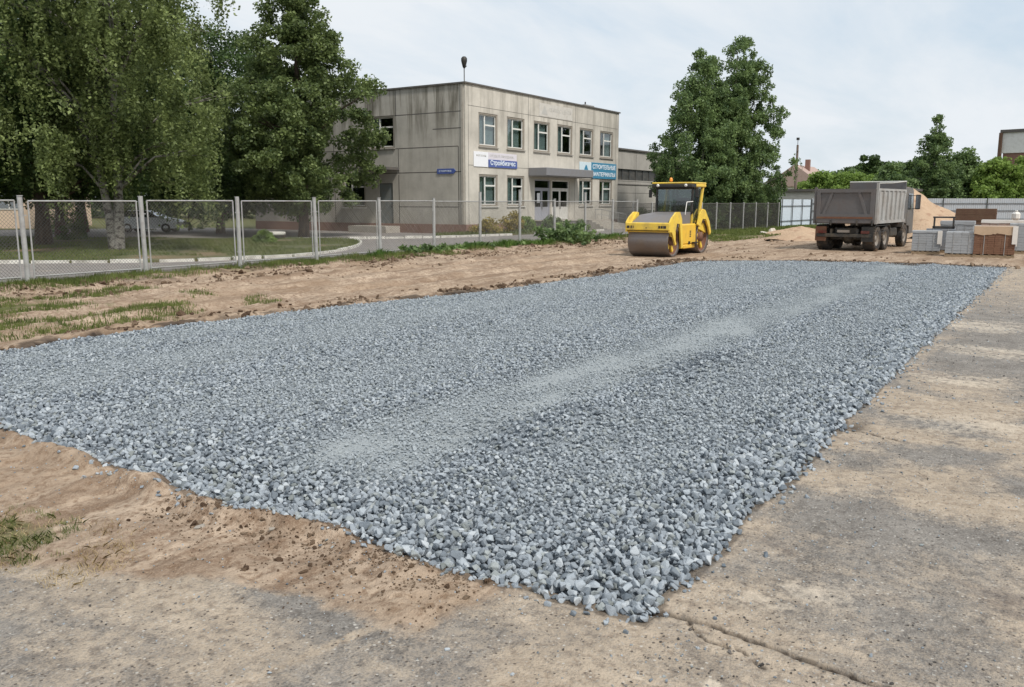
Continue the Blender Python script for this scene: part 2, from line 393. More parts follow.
def masks(a, b):
    n1 = .5 + 1.25 * (fbm(a, b, .30, 41, 5, .5) - .5); n2 = fbm(a, b, 1.7, 42, 4); n3 = fbm(a * .35, b, .9, 43, 4)
    # earth: behind the bed, beyond its far end, and the strip at the near-left edge
    strip = sstep(10.5, 12, b + (n1 - .5))
    far = sstep(31.2, 32.6, a + (n2 - .5))
    line = 2.75 - .18 * np.clip(b - 3, 0, 4) * 1.0 + (n2 - .5) * .5
    line = line + .35 * np.exp(-((b - 3.2) / .9) ** 2)
    nearl = sstep(line - .22, line + .22, a) * sstep(1.9, 2.8, b + (n2 - .5) * .8)
    nearl = np.maximum(nearl, sstep(6.3, 7.6, b + (n1 - .5) * 2))
    earth = np.maximum(np.maximum(strip, far), nearl)
    # dust film over the old asphalt
    dust = np.clip(.05 + 2.1 * (n1 - .40) + .55 * (n2 - .5), 0, 1)
    dust = np.maximum(dust, sstep(line - 1.1, line - .1, a) * sstep(2.2, 3.2, b) * (.25 + .8 * n1))
    dust = dust * (1 - .85 * np.exp(-(((a - 2.95) / .22) ** 2 + ((b - 3.35) / .55) ** 2))) * (1 - .8 * np.exp(-(((a - 3.05) / .25) ** 2 + ((b - 2.75) / .25) ** 2)))
    dust = np.maximum(dust, sstep(.06, .02, np.abs(b - (2.72 + (2.9 - a) * .25) + .03 * (n2 - .5))) * sstep(3.1, 2.95, a) * .9)
    band = sstep(5.6, 6.6, a) * sstep(13.5, 9.5, a)
    dust = np.maximum(dust * .9, band * np.clip(.80 + 2.0 * (n2 - .5), 0, 1))
    dust = np.maximum(dust, sstep(.55, .0, np.abs(b - 1.55)) * .55 * n2 * 2 * (b < 1.9) )
    dust = np.maximum(dust, sstep(12, 26, a) * (.55 + .4 * n2))
    # a streak of pale sand left by a wheel near the bottom of the slab
    dust = np.maximum(dust, sstep(.5, .1, np.abs(b - (1.95 + (a - 3) * .9))) * sstep(3.75, 3.3, a) * .8 * n2 * 1.6)
    sand = np.clip(np.maximum(earth, dust), 0, 1)
    grass = sstep(20.0, 21.6, b + (n1 - .5) * 2.6) * sstep(62, 55, a)
    grass = np.maximum(grass, sstep(13.2, 15.2, b + (n1 - .5) * 2.5) * sstep(12.5, 8.5, a + (n2 - .5) * 4) * sstep(.50, .7, n2 + .05) )
    grass = np.maximum(grass, sstep(15.0, 16.2, b + (n1 - .5)) * sstep(46, 52, a) * sstep(110, 100, a))
    gp = np.exp(-(((a - 2.55) / .28) ** 2 + ((b - 5.55) / .5) ** 2)); grass = np.maximum(grass, sstep(.3, .7, gp + (n2 - .5) * .6) * .6)
    grass = np.maximum(grass, sstep(95, 110, np.hypot(a, b)))
    return earth, sand, grass
def nearl_(a, b): return sstep(2.4, 3.0, a) * sstep(4.2, 3.6, a) * sstep(2.6, 3.6, b)
def ground_z(a, b):
    a = np.asarray(a, float); b = np.asarray(b, float)
    sd, side = bed_sd(a, b)
    earth, sand, grass = masks(a, b)
    n = fbm(a, b, 1.1, 21, 5) - .5; nf = fbm(a, b, 6, 22, 4) - .5
    fade = sstep(24, 22, b)
    z = .012 * (fbm(a, b, .8, 23, 3) - .5) + .004 * nf
    dirt = np.maximum(earth * fade, 0)
    rid = 1 - np.abs(2 * fbm(a * .45, b, 1.6, 29, 4) - 1)
    veh = np.maximum(np.exp(-(((a - 32.6) / 3.2) ** 4 + ((b - 13.6) / 1.9) ** 4)), np.maximum(np.exp(-(((a - 43.3) / 5.0) ** 4 + ((b - 7.6) / 2.2) ** 4)), np.exp(-(((a - 43.5) / 7.5) ** 4 + ((b - 3) / 3.6) ** 4))))
    strp = sstep(11.5, 13, b)
    nr = sstep(9, 5, a) * sstep(12, 9, b)
    z = z + dirt * nr * (.026 * (fbm(a, b, 11, 34, 3) - .5) + .020 * (.7 - np.abs(2 * fbm(a, b, 17, 35, 3) - 1)) * sstep(.42, .6, fbm(a, b, 2, 36, 3)))
    z = z + dirt * (1 - veh) * (.10 * n + .05 * nf + strp * .13 * (rid - .75) + strp * .06 * (fbm(a, b, 3.2, 28, 3) - .5))
    # wheel ruts along the strip
    wob = (fbm(a * .5, b, .3, 55, 2) - .5) * 1.2
    for c in (14.2, 15.9, 17.8): z = z + (1 - veh) * (-.07 * np.exp(-((b + wob - c) / .28) ** 2) * fade * sstep(3, 6, a) + .05 * np.exp(-((b + wob - c - .5) / .25) ** 2) * fade)
    # scraped-up berm under the fence
    z = z + .16 * np.exp(-((b - 20.3 - (n * 1.2)) / .6) ** 2) * (.4 + 1.2 * fbm(a, b, 1.5, 66, 3)) * sstep(1, 6, a) * sstep(60, 50, a)
    # ridge of scraped earth on the near-left rim and lip at the far end
    z = z + .045 * (rid - .70) * nearl_(a, b) + (.085 * np.exp(-((sd + .12) / .1) ** 2) * sstep(2.6, 3.4, b) * sstep(.4, .65, fbm(a, b, 2.3, 24, 3) + .08)) * (side == 0)
    z = z + .05 * sstep(-.03, -.12, sd) * (side == 3) * sstep(-.9, -.2, sd)
    z = z + .06 * np.exp(-((sd + .2) / .15) ** 2) * (side == 2)
    # broken notch by the right edge
    z = z + .075 * (rid - .72) * sstep(-2.2, -.15, sd) * (side == 2) * (1 - veh) 
    z = z - .03 * np.exp(-(((a - 8.35) / .2) ** 2 + ((b - 1.5) / .12) ** 2))
    d = crack_d(a, b)
    z = z - .035 * sstep(.016, .004, d)
    # sunk below the stone
    z = np.where(sd > .0, z - .10 * sstep(.0, .12, sd), z)
    # sand mounds by the grass
    return z
def axis_lines(lo, hi, f0, f1, step, g):
    xs = list(np.arange(f0, f1, step))
    x = f1; s = step
    while x < hi: xs.append(x); s = max(step, g * (x - f0) ); s = min(s, 60); x += s
    xs.append(hi); L = []; x = f0; s = step
    while x > lo:
        s = min(s * (1 + g * 6), 60); x -= s; L.append(x)
    return np.array(L[::-1] + xs)
XA = axis_lines(-500, 1500, 2.0, 6.0, .018, .0045)
YB = axis_lines(-900, 1200, -1.6, 7.0, .022, .006)
def grid_mesh(name, xs, ys, zf, mat):
    A, B = np.meshgrid(xs, ys, indexing='ij'); Z = zf(A, B)
    co = np.stack([A, B, Z], -1).reshape(-1, 3); nx, ny = len(xs), len(ys)
    i = np.arange(nx - 1)[:, None] * ny + np.arange(ny - 1)[None, :]
    q = np.stack([i, i + ny, i + ny + 1, i + 1], -1).reshape(-1, 4)
    me = np_mesh(name, co, q, mat, True); return me, A.ravel(), B.ravel()
def ground_mat():
    m, nt, bs, out = newmat('site_ground')
    at = nt.nodes.new('ShaderNodeAttribute'); at.attribute_name = 'zone'
    sp = nt.nodes.new('ShaderNodeSeparateColor'); nt.links.new(at.outputs['Color'], sp.inputs[0])
    v = geo(nt)
    big = noise(nt, .35, 4, .6, v); n1 = noise(nt, 2.2, 6, .65, v); n2 = noise(nt, 14, 6, .65, v); n3 = noise(nt, 70, 4, .6, v)
    # asphalt
    vo = nt.nodes.new('ShaderNodeTexVoronoi'); vo.inputs['Scale'].default_value = 95; nt.links.new(v, vo.inputs['Vector'])
    spk = nt.nodes.new('ShaderNodeSeparateColor'); nt.links.new(vo.outputs['Color'], spk.inputs[0])
    asp = mix(nt, ramp(nt, n1, [(.3, 0), (.7, 1)]), (.165, .150, .134), (.32, .295, .265))
    asp = mix(nt, ramp(nt, n2, [(.35, .5), (.5, 0)]), asp, (.10, .085, .072))
    asp = mix(nt, ramp(nt, spk.outputs[0], [(.0, .75), (.15, 0), (.8, 0), (1, .75)]), asp, mix(nt, spk.outputs[1], (.06, .055, .05), (.42, .40, .37)))
    asp = mix(nt, ramp(nt, n3, [(.25, .55), (.5, 0)]), asp, (.09, .08, .07))
    vo3 = nt.nodes.new('ShaderNodeTexVoronoi'); vo3.inputs['Scale'].default_value = 38; nt.links.new(v, vo3.inputs['Vector'])
    sp3 = nt.nodes.new('ShaderNodeSeparateColor'); nt.links.new(vo3.outputs['Color'], sp3.inputs[0])
    inner = ramp(nt, vo3.outputs['Distance'], [(.22, 1), (.34, 0)])
    gritd = math_(nt, 'MULTIPLY', inner, ramp(nt, sp3.outputs[0], [(.84, 0), (.86, .85)])); gritl = math_(nt, 'MULTIPLY', inner, ramp(nt, sp3.outputs[1], [(.90, 0), (.92, .8)]))
    # sandy earth
    ea = mix(nt, ramp(nt, n1, [(.3, 0), (.7, 1)]), (.25, .185, .135), (.51, .40, .30))
    est = noise(nt, 2.0, 6, .68, geo(nt, (.14, 1.1, 1)), .5)
    ea = mix(nt, ramp(nt, est, [(.40, .9), (.5, 0)]), ea, (.21, .145, .10))
    ea = mix(nt, math_(nt, 'MULTIPLY', ramp(nt, noise(nt, 5.5, 6, .7, v, .4), [(.54, 0), (.66, .7)]), 1.0), ea, (.17, .11, .072))
    ea = mix(nt, ramp(nt, est, [(.54, 0), (.68, .6)]), ea, (.60, .475, .36))
    ea = mix(nt, ramp(nt, n2, [(.38, .85), (.52, 0)]), ea, (.19, .125, .082))
    ea = mix(nt, ramp(nt, n3, [(.5, 0), (.8, .5)]), ea, (.56, .45, .33))
    ea = mix(nt, ramp(nt, big, [(.45, 0), (.65, .45)]), ea, (.27, .19, .125))
    # thin dust is greyer than the earth
    vst = geo(nt, (2.0, 1.2, 1)); nst = noise(nt, 2.4, 6, .7, vst, .4)
    du = mix(nt, ramp(nt, nst, [(.25, 0), (.75, 1)]), (.30, .24, .18), (.55, .455, .35))
    du = mix(nt, ramp(nt, n2, [(.36, .6), (.5, 0)]), du, (.23, .17, .12))
    du = mix(nt, ramp(nt, spk.outputs[0], [(.0, .6), (.10, 0), (.9, 0), (1, .4)]), du, mix(nt, spk.outputs[1], (.1, .09, .08), (.5, .47, .42)))
    k = math_(nt, 'ADD', sp.outputs[1], math_(nt, 'MULTIPLY', math_(nt, 'SUBTRACT', n2, .5), .8))
    k = math_(nt, 'ADD', k, math_(nt, 'MULTIPLY', math_(nt, 'SUBTRACT', nst, .5), .8))
    k = math_(nt, 'ADD', k, math_(nt, 'MULTIPLY', math_(nt, 'SUBTRACT', n3, .5), .9))
    c = mix(nt, ramp(nt, k, [(.34, 0), (.82, .9)]), asp, du)
    c = mix(nt, gritd, c, (.085, .07, .06)); c = mix(nt, gritl, c, (.52, .49, .44))
    st3 = noise(nt, 1.1, 5, .7, v, .6); c = mix(nt, ramp(nt, st3, [(.60, 0), (.72, .45)]), c, (.13, .10, .085))
    k2 = math_(nt, 'ADD', sp.outputs[0], math_(nt, 'MULTIPLY', math_(nt, 'SUBTRACT', n2, .5), .7))
    c = mix(nt, ramp(nt, k2, [(.35, 0), (.7, 1)]), c, ea)
    gr = mix(nt, n2, (.055, .07, .025), (.15, .15, .06))
    gr = mix(nt, ramp(nt, n1, [(.5, 0), (.7, .6)]), gr, (.22, .17, .10))
    k3 = math_(nt, 'ADD', sp.outputs[2], math_(nt, 'MULTIPLY', math_(nt, 'SUBTRACT', n2, .5), .8))
    c = mix(nt, ramp(nt, k3, [(.4, 0), (.75, 1)]), c, gr)
    a2 = nt.nodes.new('ShaderNodeAttribute'); a2.attribute_name = 'crevice'
    a3 = nt.nodes.new('ShaderNodeAttribute'); a3.attribute_name = 'spill'
    c = mix(nt, ramp(nt, math_(nt, 'ADD', a3.outputs['Fac'], math_(nt, 'MULTIPLY', math_(nt, 'SUBTRACT', n2, .5), 1.1)), [(.38, 0), (.8, .8)]), c, (.60, .52, .42))
    c = mix(nt, a2.outputs['Fac'], c, (.045, .035, .028))
    nt.links.new(c, bs.inputs['Base Color']); bs.inputs['Roughness'].default_value = .95; bs.inputs['Specular IOR Level'].default_value = .15
    h = math_(nt, 'ADD', math_(nt, 'MULTIPLY', n2, .8), math_(nt, 'MULTIPLY', n3, .35))
    h = math_(nt, 'ADD', h, math_(nt, 'MULTIPLY', spk.outputs[2], .06))
    bump(nt, h, .9, .035, bs)
    return m
me, A, B = grid_mesh('ground', XA, YB, ground_z, ground_mat())
earth, sand, grassm = masks(A, B)
sd, side = bed_sd(A, B)
zone = np.stack([earth, sand, grassm, np.ones_like(sand)], -1).astype(np.float32)
at = me.color_attributes.new('zone', 'FLOAT_COLOR', 'POINT'); at.data.foreach_set('color', zone.ravel())
cr = sstep(.024, .008, crack_d(A, B)) + .75 * np.exp(-(((A - 8.35) / .22) ** 2 + ((B - 1.52) / .09) ** 2)) + .8 * (side == 3) * sstep(-.32, -.16, sd) * (sd < .1)
cr = cr + .55 * (sd > -.06) * (sd < .1) + .75 * (side == 2) * sstep(-.55, -.15, sd) * (sd < .1) * sstep(.45, .6, fbm(A, B, 2.2, 62, 3)) + .5 * sstep(.56, .68, fbm(A, B, 2.6, 63, 4)) * np.exp(-((B - 20.2) / .7) ** 2)
at = me.attributes.new('crevice', 'FLOAT', 'POINT'); at.data.foreach_set('value', np.clip(cr, 0, 1).astype(np.float32))
sp_ = np.zeros_like(A)
for (x, y, p, q, k_) in ((3.36, 1.13, .055, .045, 1), (4.55, .95, .3, .34, .55), (4.25, 1.2, .14, .3, .6), (3.22, 1.42, .03, .05, .9), (11.3, .9, .7, 1.0, .6), (13.6, .6, .8, 1.3, .62), (16.5, 1.0, 1.3, 1.2, .65), (9.0, .3, 1.0, 1.6, .5)): sp_ = np.maximum(sp_, k_ * np.exp(-(((A - x) / p) ** 2 + ((B - y) / q) ** 2)) * (.45 + 1.1 * fbm(A * 1.0, B * .45, 6, 19, 4)))
at = me.attributes.new('spill', 'FLOAT', 'POINT'); at.data.foreach_set('value', sp_.astype(np.float32))
tag(np_obj('ground', me), kind='structure')
print('ground verts', len(A))

# ------------------------------------------------------------------ stone bed
def fines_mat():
    m, nt, bs, out = newmat('stone_fines')
    v = geo(nt); at = nt.nodes.new('ShaderNodeAttribute'); at.attribute_name = 'dust'
    vo = nt.nodes.new('ShaderNodeTexVoronoi'); vo.inputs['Scale'].default_value = 60; nt.links.new(v, vo.inputs['Vector'])
    vo2 = nt.nodes.new('ShaderNodeTexVoronoi'); vo2.inputs['Scale'].default_value = 130; nt.links.new(v, vo2.inputs['Vector'])
    spk = nt.nodes.new('ShaderNodeSeparateColor'); nt.links.new(vo.outputs['Color'], spk.inputs[0])
    c = mix(nt, spk.outputs[0], (.12, .14, .16), (.32, .36, .40))
    d = mix(nt, noise(nt, 40, 4, .6, v), (.24, .265, .275), (.40, .43, .44))
    c = mix(nt, at.outputs['Fac'], c, d)
    nt.links.new(c, bs.inputs['Base Color']); bs.inputs['Roughness'].default_value = .95; bs.inputs['Specular IOR Level'].default_value = .2
    h = math_(nt, 'ADD', math_(nt, 'MULTIPLY', vo.outputs['Distance'], -1.2), math_(nt, 'MULTIPLY', vo2.outputs['Distance'], -.6))
    bump(nt, h, .6, .02, bs)
    return m
xs = np.concatenate([np.arange(3.3, 9, .04), np.arange(9, 16, .07), np.arange(16, 33.5, .12)]); ys = np.concatenate([np.arange(1.3, 7, .04), np.arange(7, 13.2, .07)])
def fz(a, b):
    sd, _ = bed_sd(a, b); L = lanes(a, b)
    return np.where(sd > .03, bed_z(a, b) - .030 + .015 * L + .004 * sstep(.5, 1, L), -.12)
me, A, B = grid_mesh('gravel_base', xs, ys, fz, fines_mat())
at = me.attributes.new('dust', 'FLOAT', 'POINT'); at.data.foreach_set('value', np.clip(lanes(A, B) * 1.1, 0, 1).astype(np.float32))
tag(np_obj('gravel_base', me), kind='structure')

def stone_mat():
    m, nt, bs, out = newmat('crushed_bluestone')
    oi = nt.nodes.new('ShaderNodeObjectInfo')
    at = nt.nodes.new('ShaderNodeAttribute'); at.attribute_name = 'dust'; at.attribute_type = 'INSTANCER'
    v = coord(nt, 'Object')
    n = noise(nt, 2.2, 5, .65, v); n2 = noise(nt, 9, 4, .6, v)
    c = ramp(nt, oi.outputs['Random'], [(0, (.065, .088, .112)), (.20, (.175, .205, .235)), (.6, (.32, .36, .40)), (.88, (.42, .465, .50)), (1.0, (.54, .575, .60))])
    rnd2 = math_(nt, 'FRACT', math_(nt, 'MULTIPLY', oi.outputs['Random'], 37.3))
    c = mix(nt, ramp(nt, rnd2, [(.86, 0), (.9, .45)]), c, (.25, .26, .20))
    c = mix(nt, ramp(nt, n, [(.3, .0), (.7, .35)]), c, (.34, .37, .40))
    c = mix(nt, ramp(nt, n2, [(.3, .35), (.5, 0)]), c, (.10, .115, .13))
    c = mix(nt, math_(nt, 'MULTIPLY', at.outputs['Fac'], .65), c, (.36, .395, .41))
    nt.links.new(c, bs.inputs['Base Color']); bs.inputs['Roughness'].default_value = .75; bs.inputs['Specular IOR Level'].default_value = .35
    bump(nt, n2, .35, .15, bs)
    return m
MS = stone_mat()
variants = bpy.data.collections.new('stone_shapes')        # not linked to the scene: only the shapes the bed is made of
for k in range(14):
    rnd = random.Random(k); bm = bmesh.new()
    sx, sy, sz = 1, rnd.uniform(.62, .95), rnd.uniform(.45, .75)
    for _ in range(13):
        q = Vector((rnd.uniform(-1, 1), rnd.uniform(-1, 1), rnd.uniform(-1, 1)))
        q = q.normalized() * rnd.uniform(.8, 1.05) if q.length > .2 else q + Vector((.5, 0, 0))
        bm.verts.new((q.x * sx, q.y * sy, q.z * sz))
    res = bmesh.ops.convex_hull(bm, input=list(bm.verts))
    bmesh.ops.delete(bm, geom=[g for g in res['geom_interior'] if isinstance(g, bmesh.types.BMVert)], context='VERTS')
    bmesh.ops.bevel(bm, geom=list(bm.edges), offset=.05, segments=1, affect='EDGES')
    me = bpy.data.meshes.new('stone'); bm.to_mesh(me); bm.free(); me.materials.append(MS)
    o = bpy.data.objects.new('stone', me); variants.objects.link(o)
def scatter(name, P, ROT, SC, dust, coll, seed=0):
    me = bpy.data.meshes.new(name); me.vertices.add(len(P)); me.vertices.foreach_set('co', P.astype(np.float32).ravel())
    for nm, tp, key, arr in (('rot', 'FLOAT_VECTOR', 'vector', ROT), ('scl', 'FLOAT_VECTOR', 'vector', SC), ('dust', 'FLOAT', 'value', dust)):
        at = me.attributes.new(nm, tp, 'POINT'); at.data.foreach_set(key, arr.astype(np.float32).ravel())
    me.update(); o = np_obj(name, me)
    ng = bpy.data.node_groups.new(name + '_scatter', 'GeometryNodeTree')
    ng.interface.new_socket('Geometry', in_out='INPUT', socket_type='NodeSocketGeometry'); ng.interface.new_socket('Geometry', in_out='OUTPUT', socket_type='NodeSocketGeometry')
    gi = ng.nodes.new('NodeGroupInput'); go = ng.nodes.new('NodeGroupOutput')
    ip = ng.nodes.new('GeometryNodeInstanceOnPoints'); ci = ng.nodes.new('GeometryNodeCollectionInfo'); ci.inputs['Collection'].default_value = coll
    ci.inputs['Separate Children'].default_value = True; ci.inputs['Reset Children'].default_value = True
    na = ng.nodes.new('GeometryNodeInputNamedAttribute'); na.data_type = 'FLOAT_VECTOR'; na.inputs[0].default_value = 'rot'
    nb = ng.nodes.new('GeometryNodeInputNamedAttribute'); nb.data_type = 'FLOAT_VECTOR'; nb.inputs[0].default_value = 'scl'
    e2r = ng.nodes.new('FunctionNodeEulerToRotation')
    rv = ng.nodes.new('FunctionNodeRandomValue'); rv.data_type = 'INT'; 
    [s for s in rv.inputs if s.name == 'Max' and s.type == 'INT'][0].default_value = 99
    m2p = ng.nodes.new('GeometryNodeMeshToPoints')
    ng.links.new(gi.outputs[0], m2p.inputs[0]); ng.links.new(m2p.outputs[0], ip.inputs['Points'])
    ng.links.new(ci.outputs[0], ip.inputs['Instance']); ip.inputs['Pick Instance'].default_value = True
    ng.links.new([s for s in rv.outputs if s.type == 'INT'][0], ip.inputs['Instance Index'])
    ng.links.new(na.outputs[0], e2r.inputs[0]); ng.links.new(e2r.outputs[0], ip.inputs['Rotation']); ng.links.new(nb.outputs[0], ip.inputs['Scale'])
    ng.links.new(ip.outputs[0], go.inputs[0])
    md = o.modifiers.new('scatter', 'NODES'); md.node_group = ng
    return o
rng = np.random.default_rng(7)
def layer(pitch, dz, smin, smax, a1=33.2, a0=3.3, keep=None, b1=13.0, b0=1.2):
    xs = np.arange(a0, a1, pitch); ys = np.arange(b0, b1, pitch)
    A, B = np.meshgrid(xs, ys, indexing='ij'); A = A.ravel() + rng.uniform(-.5, .5, A.size) * pitch; B = B.ravel() + rng.uniform(-.5, .5, B.size) * pitch
    sd, side = bed_sd(A, B); L = lanes(A, B)
    ok = sd > rng.uniform(-.07, .05, A.size)
    if keep is not None: ok &= keep(A, B, L, sd)
    A, B, L, sd, side = A[ok], B[ok], L[ok], sd[ok], side[ok]
    n = len(A)
    near_edge = sstep(.75, .0, np.minimum(np.where(side < 2, sd, 9), 9)) 
    s = rng.uniform(smin, smax, n) * (1 + .38 * near_edge) * (1 - .30 * L)
    z = np.maximum(bed_z(A, B), np.where(sd < .1, .012, -1)) + dz - .22 * s * L + rng.uniform(-.3, .5, n) * s * (1 - .5 * L)
    flat = rng.uniform(0, 1, n) < np.maximum(L * 1.1, .55 * sstep(.4, 1.2, sd))
    rot = rng.uniform(-PI, PI, (n, 3)); rot[:, 0] *= np.where(flat, .05, .35); rot[:, 1] *= np.where(flat, .08, .35)
    scl = s[:, None] * rng.uniform(.75, 1.2, (n, 3))
    return np.stack([A, B, z], -1), rot, scl, np.clip(L * 1.1 + rng.uniform(-.12, .12, n), 0, 1)
parts = [layer(.040, -.008, .016, .030), 
         layer(.060, .004, .021, .033, keep=lambda A, B, L, sd: rng.uniform(0, 1, len(A)) > L * .75),
         layer(.085, .014, .023, .037, keep=lambda A, B, L, sd: (rng.uniform(0, 1, len(A)) > .35 + L) & ((sd < .7) | (fbm(A, B, .8, 61, 3) > .56)))]
P, RT, SC, DU = (np.concatenate([p[i] for p in parts]) for i in range(4))
print('stones', len(P))
tag(scatter('crushed_stone', P, RT, SC, DU, variants), 'bed of loose blue-grey crushed stone spread in a long rectangle', 'gravel', kind='stuff')

# loose pebbles strayed over the old asphalt and the earth
n = 4600
A = np.concatenate([rng.uniform(1.5, 3.8, n // 3), 3 + 28 * rng.uniform(0, 1, n) ** 1.8, rng.uniform(2.2, 3.9, 500)]); B = np.concatenate([rng.uniform(-2, 9, n // 3), 1.5 - np.abs(rng.normal(0, 1, n)) * 2.2, rng.uniform(2.2, 10, 500)])
sd, side = bed_sd(A, B); ok = sd < -.02
w = np.where(sd > -.35, 1, rng.uniform(0, 1, len(A)) < .55); ok &= w > 0; A, B = A[ok], B[ok]
s = rng.uniform(.0025, .0085, len(A)) * np.where(rng.uniform(0, 1, len(A)) < .07, 1.7, 1) * (1 + .04 * A)
z = ground_z(A, B) + s * .3
rot = rng.uniform(-PI, PI, (len(A), 3)) * np.array([.2, .2, 1])
tag(scatter('pebbles', np.stack([A, B, z], -1), rot, s[:, None] * rng.uniform(.8, 1.2, (len(A), 3)), np.full(len(A), .15), variants), 'small loose stones strewn over the dusty asphalt', 'pebbles', kind='stuff')
gm, gnt, gbs, gout = newmat('dark_grit'); goi = gnt.nodes.new('ShaderNodeObjectInfo')
gnt.links.new(ramp(gnt, goi.outputs['Random'], [(0, (.03, .027, .025)), (.7, (.09, .08, .072)), (1, (.22, .20, .18))]), gbs.inputs['Base Color']); gbs.inputs['Roughness'].default_value = .8
grit = bpy.data.collections.new('grit_shapes')
for k in range(5): grit.objects.link(bpy.data.objects.new('grit_stone', MB().rock((0, 0, 0), 1, 300 + k, .6, 12).mesh('grit_stone', gm)))
n = 2600; A = np.concatenate([2.2 + 1.6 * rng.uniform(0, 1, 500), 3.4 + 20 * rng.uniform(0, 1, n) ** 1.9]); B = np.concatenate([rng.uniform(-1, 5, 500), rng.uniform(-3.2, 1.5, n)])
sd, side = bed_sd(A, B); ok = (sd < -.03) & (fbm(A, B, .8, 95, 3) > .42); A, B = A[ok], B[ok]
s = rng.uniform(.0035, .0095, len(A)) * (1 + .035 * A) * np.where(rng.uniform(0, 1, len(A)) < .06, 1.6, 1)
tag(scatter('dark_grit', np.stack([A, B, ground_z(A, B) + s * .25], -1), rng.uniform(-PI, PI, (len(A), 3)) * np.array([.2, .2, 1]), s[:, None] * rng.uniform(.8, 1.2, (len(A), 3)), np.zeros(len(A)), grit), 'dark crumbs of old asphalt scattered over the slab', 'grit', kind='stuff')
# strays hugging the rim of the bed
n = 3600
A = np.concatenate([rng.uniform(3.2, 4.0, n // 2), rng.uniform(3.8, 31, n)]); B = np.concatenate([rng.uniform(1.6, 11, n // 2), rng.uniform(1.2, 1.8, n)])
sd, side = bed_sd(A, B); ok = (sd < .0) & (sd > -np.abs(rng.normal(0, .13, len(A)))); A, B = A[ok], B[ok]
s = rng.uniform(.006, .030, len(A)); z = ground_z(A, B) + s * .35
rot = rng.uniform(-PI, PI, (len(A), 3)) * np.array([.2, .2, 1])
tag(scatter('stray_stones', np.stack([A, B, z], -1), rot, s[:, None] * rng.uniform(.8, 1.2, (len(A), 3)), np.full(len(A), .1), variants), 'blue-grey stones rolled just outside the rim of the bed', 'gravel', kind='stuff')

# soil clods
def clod_mat():
    m, nt, bs, out = newmat('soil_clod')
    oi = nt.nodes.new('ShaderNodeObjectInfo'); v = coord(nt, 'Object'); n = noise(nt, 3, 5, .7, v)
    c = ramp(nt, oi.outputs['Random'], [(0, (.13, .085, .058)), (.5, (.25, .175, .12)), (1, (.42, .32, .23))])
    c = mix(nt, ramp(nt, n, [(.3, .5), (.6, 0)]), c, (.12, .075, .045))
    nt.links.new(c, bs.inputs['Base Color']); bs.inputs['Roughness'].default_value = 1; bs.inputs['Specular IOR Level'].default_value = .1
    bump(nt, n, .7, .3, bs); return m
clods = bpy.data.collections.new('clod_shapes'); MC = clod_mat()
for k in range(6):
    b_ = MB().rock((0, 0, 0), 1, 100 + k, .6, 18); o = bpy.data.objects.new('clod', b_.mesh('clod', MC)); clods.objects.link(o)
A = np.concatenate([3.75 - np.abs(rng.normal(0, .35, 4200)), rng.uniform(4, 55, 7000), rng.uniform(4, 30, 1400), rng.uniform(30.6, 32.4, 500), rng.uniform(33, 60, 500)])
B = np.concatenate([rng.uniform(2.5, 9, 4200), rng.normal(20.2, 1.0, 7000), np.zeros(1400), rng.uniform(1, 11, 500), rng.uniform(3, 18, 500)])
B[11200:12600] = np.interp(A[11200:12600], BA, BB) + np.abs(rng.normal(.15, .5, 1400))
dens = fbm(A, B, .9, 88, 3)
sd, side = bed_sd(A, B); ok = (sd < .02) & (dens > np.where(A < 4, .49, .42)); A, B = A[ok], B[ok]
s = rng.uniform(.003, .011, len(A)) * np.where(A > 4, 5.5, 1) * np.where(rng.uniform(0, 1, len(A)) < .07, np.where(A < 4, 2.8, 2.2), 1)
z = ground_z(A, B) + s * .2
rot = rng.uniform(-PI, PI, (len(A), 3)) * np.array([.3, .3, 1])
tag(scatter('soil_clods', np.stack([A, B, z], -1), rot, s[:, None] * rng.uniform(.7, 1.3, (len(A), 3)), np.zeros(len(A)), clods), 'brown crumbs and clods of scraped earth', 'soil', kind='stuff')

# ------------------------------------------------------------------ grass
def blades(A, B, Z, h, w, lean=.5, seed=1):
    r = np.random.default_rng(seed); n = len(A); th = r.uniform(0, 2 * PI, n); ph = r.uniform(0, 2 * PI, n); l = r.uniform(.1, lean, n) * h
    base = np.stack([A, B, Z], -1); side = np.stack([np.cos(th), np.sin(th), np.zeros(n)], -1) * (w / 2)[:, None]
    tip = base + np.stack([np.cos(ph) * l, np.sin(ph) * l, h], -1); mid = base + np.stack([np.cos(ph) * l * .3, np.sin(ph) * l * .3, h * .6], -1)
    co = np.stack([base - side, base + side, mid + side * .7, tip, mid - side * .7], 1).reshape(-1, 3)
    q = np.arange(n)[:, None] * 5 + np.arange(5)[None, :]
    return co, q
def grass_obj(name, A, B, h, w, mat, label, lean=.5, seed=1, zf=ground_z, cat='grass'):
    co, q = blades(A, B, zf(A, B) - .01, h, w, lean, seed)
    return tag(np_obj(name, np_mesh(name, co, q, mat)), label, cat, kind='stuff')
def tufted(n, a0, a1, b0, b1, thr, fr, seed, cond=None, per=1, spread=.05):
    A = rng.uniform(a0, a1, n); B = rng.uniform(b0, b1, n); d = fbm(A, B, fr, seed, 3) > thr
    if cond is not None: d &= cond(A, B)
    A, B = np.repeat(A[d], per), np.repeat(B[d], per)
    return A + rng.normal(0, spread, len(A)), B + rng.normal(0, spread, len(A))
A, B = tufted(9000, 3, 58, 19.9, 23.0, .47, .8, 71, per=9, spread=.07)
grass_obj('verge_grass', A, B, rng.uniform(.05, .17, len(A)) * (.6 + fbm(A, B, .6, 5, 2)), rng.uniform(.008, .016, len(A)), M['grass'], 'patchy green grass growing along the foot of the wire fence')
A, B = tufted(1500, 24, 50, 20.3, 22.2, .52, .7, 72, per=18, spread=.07)
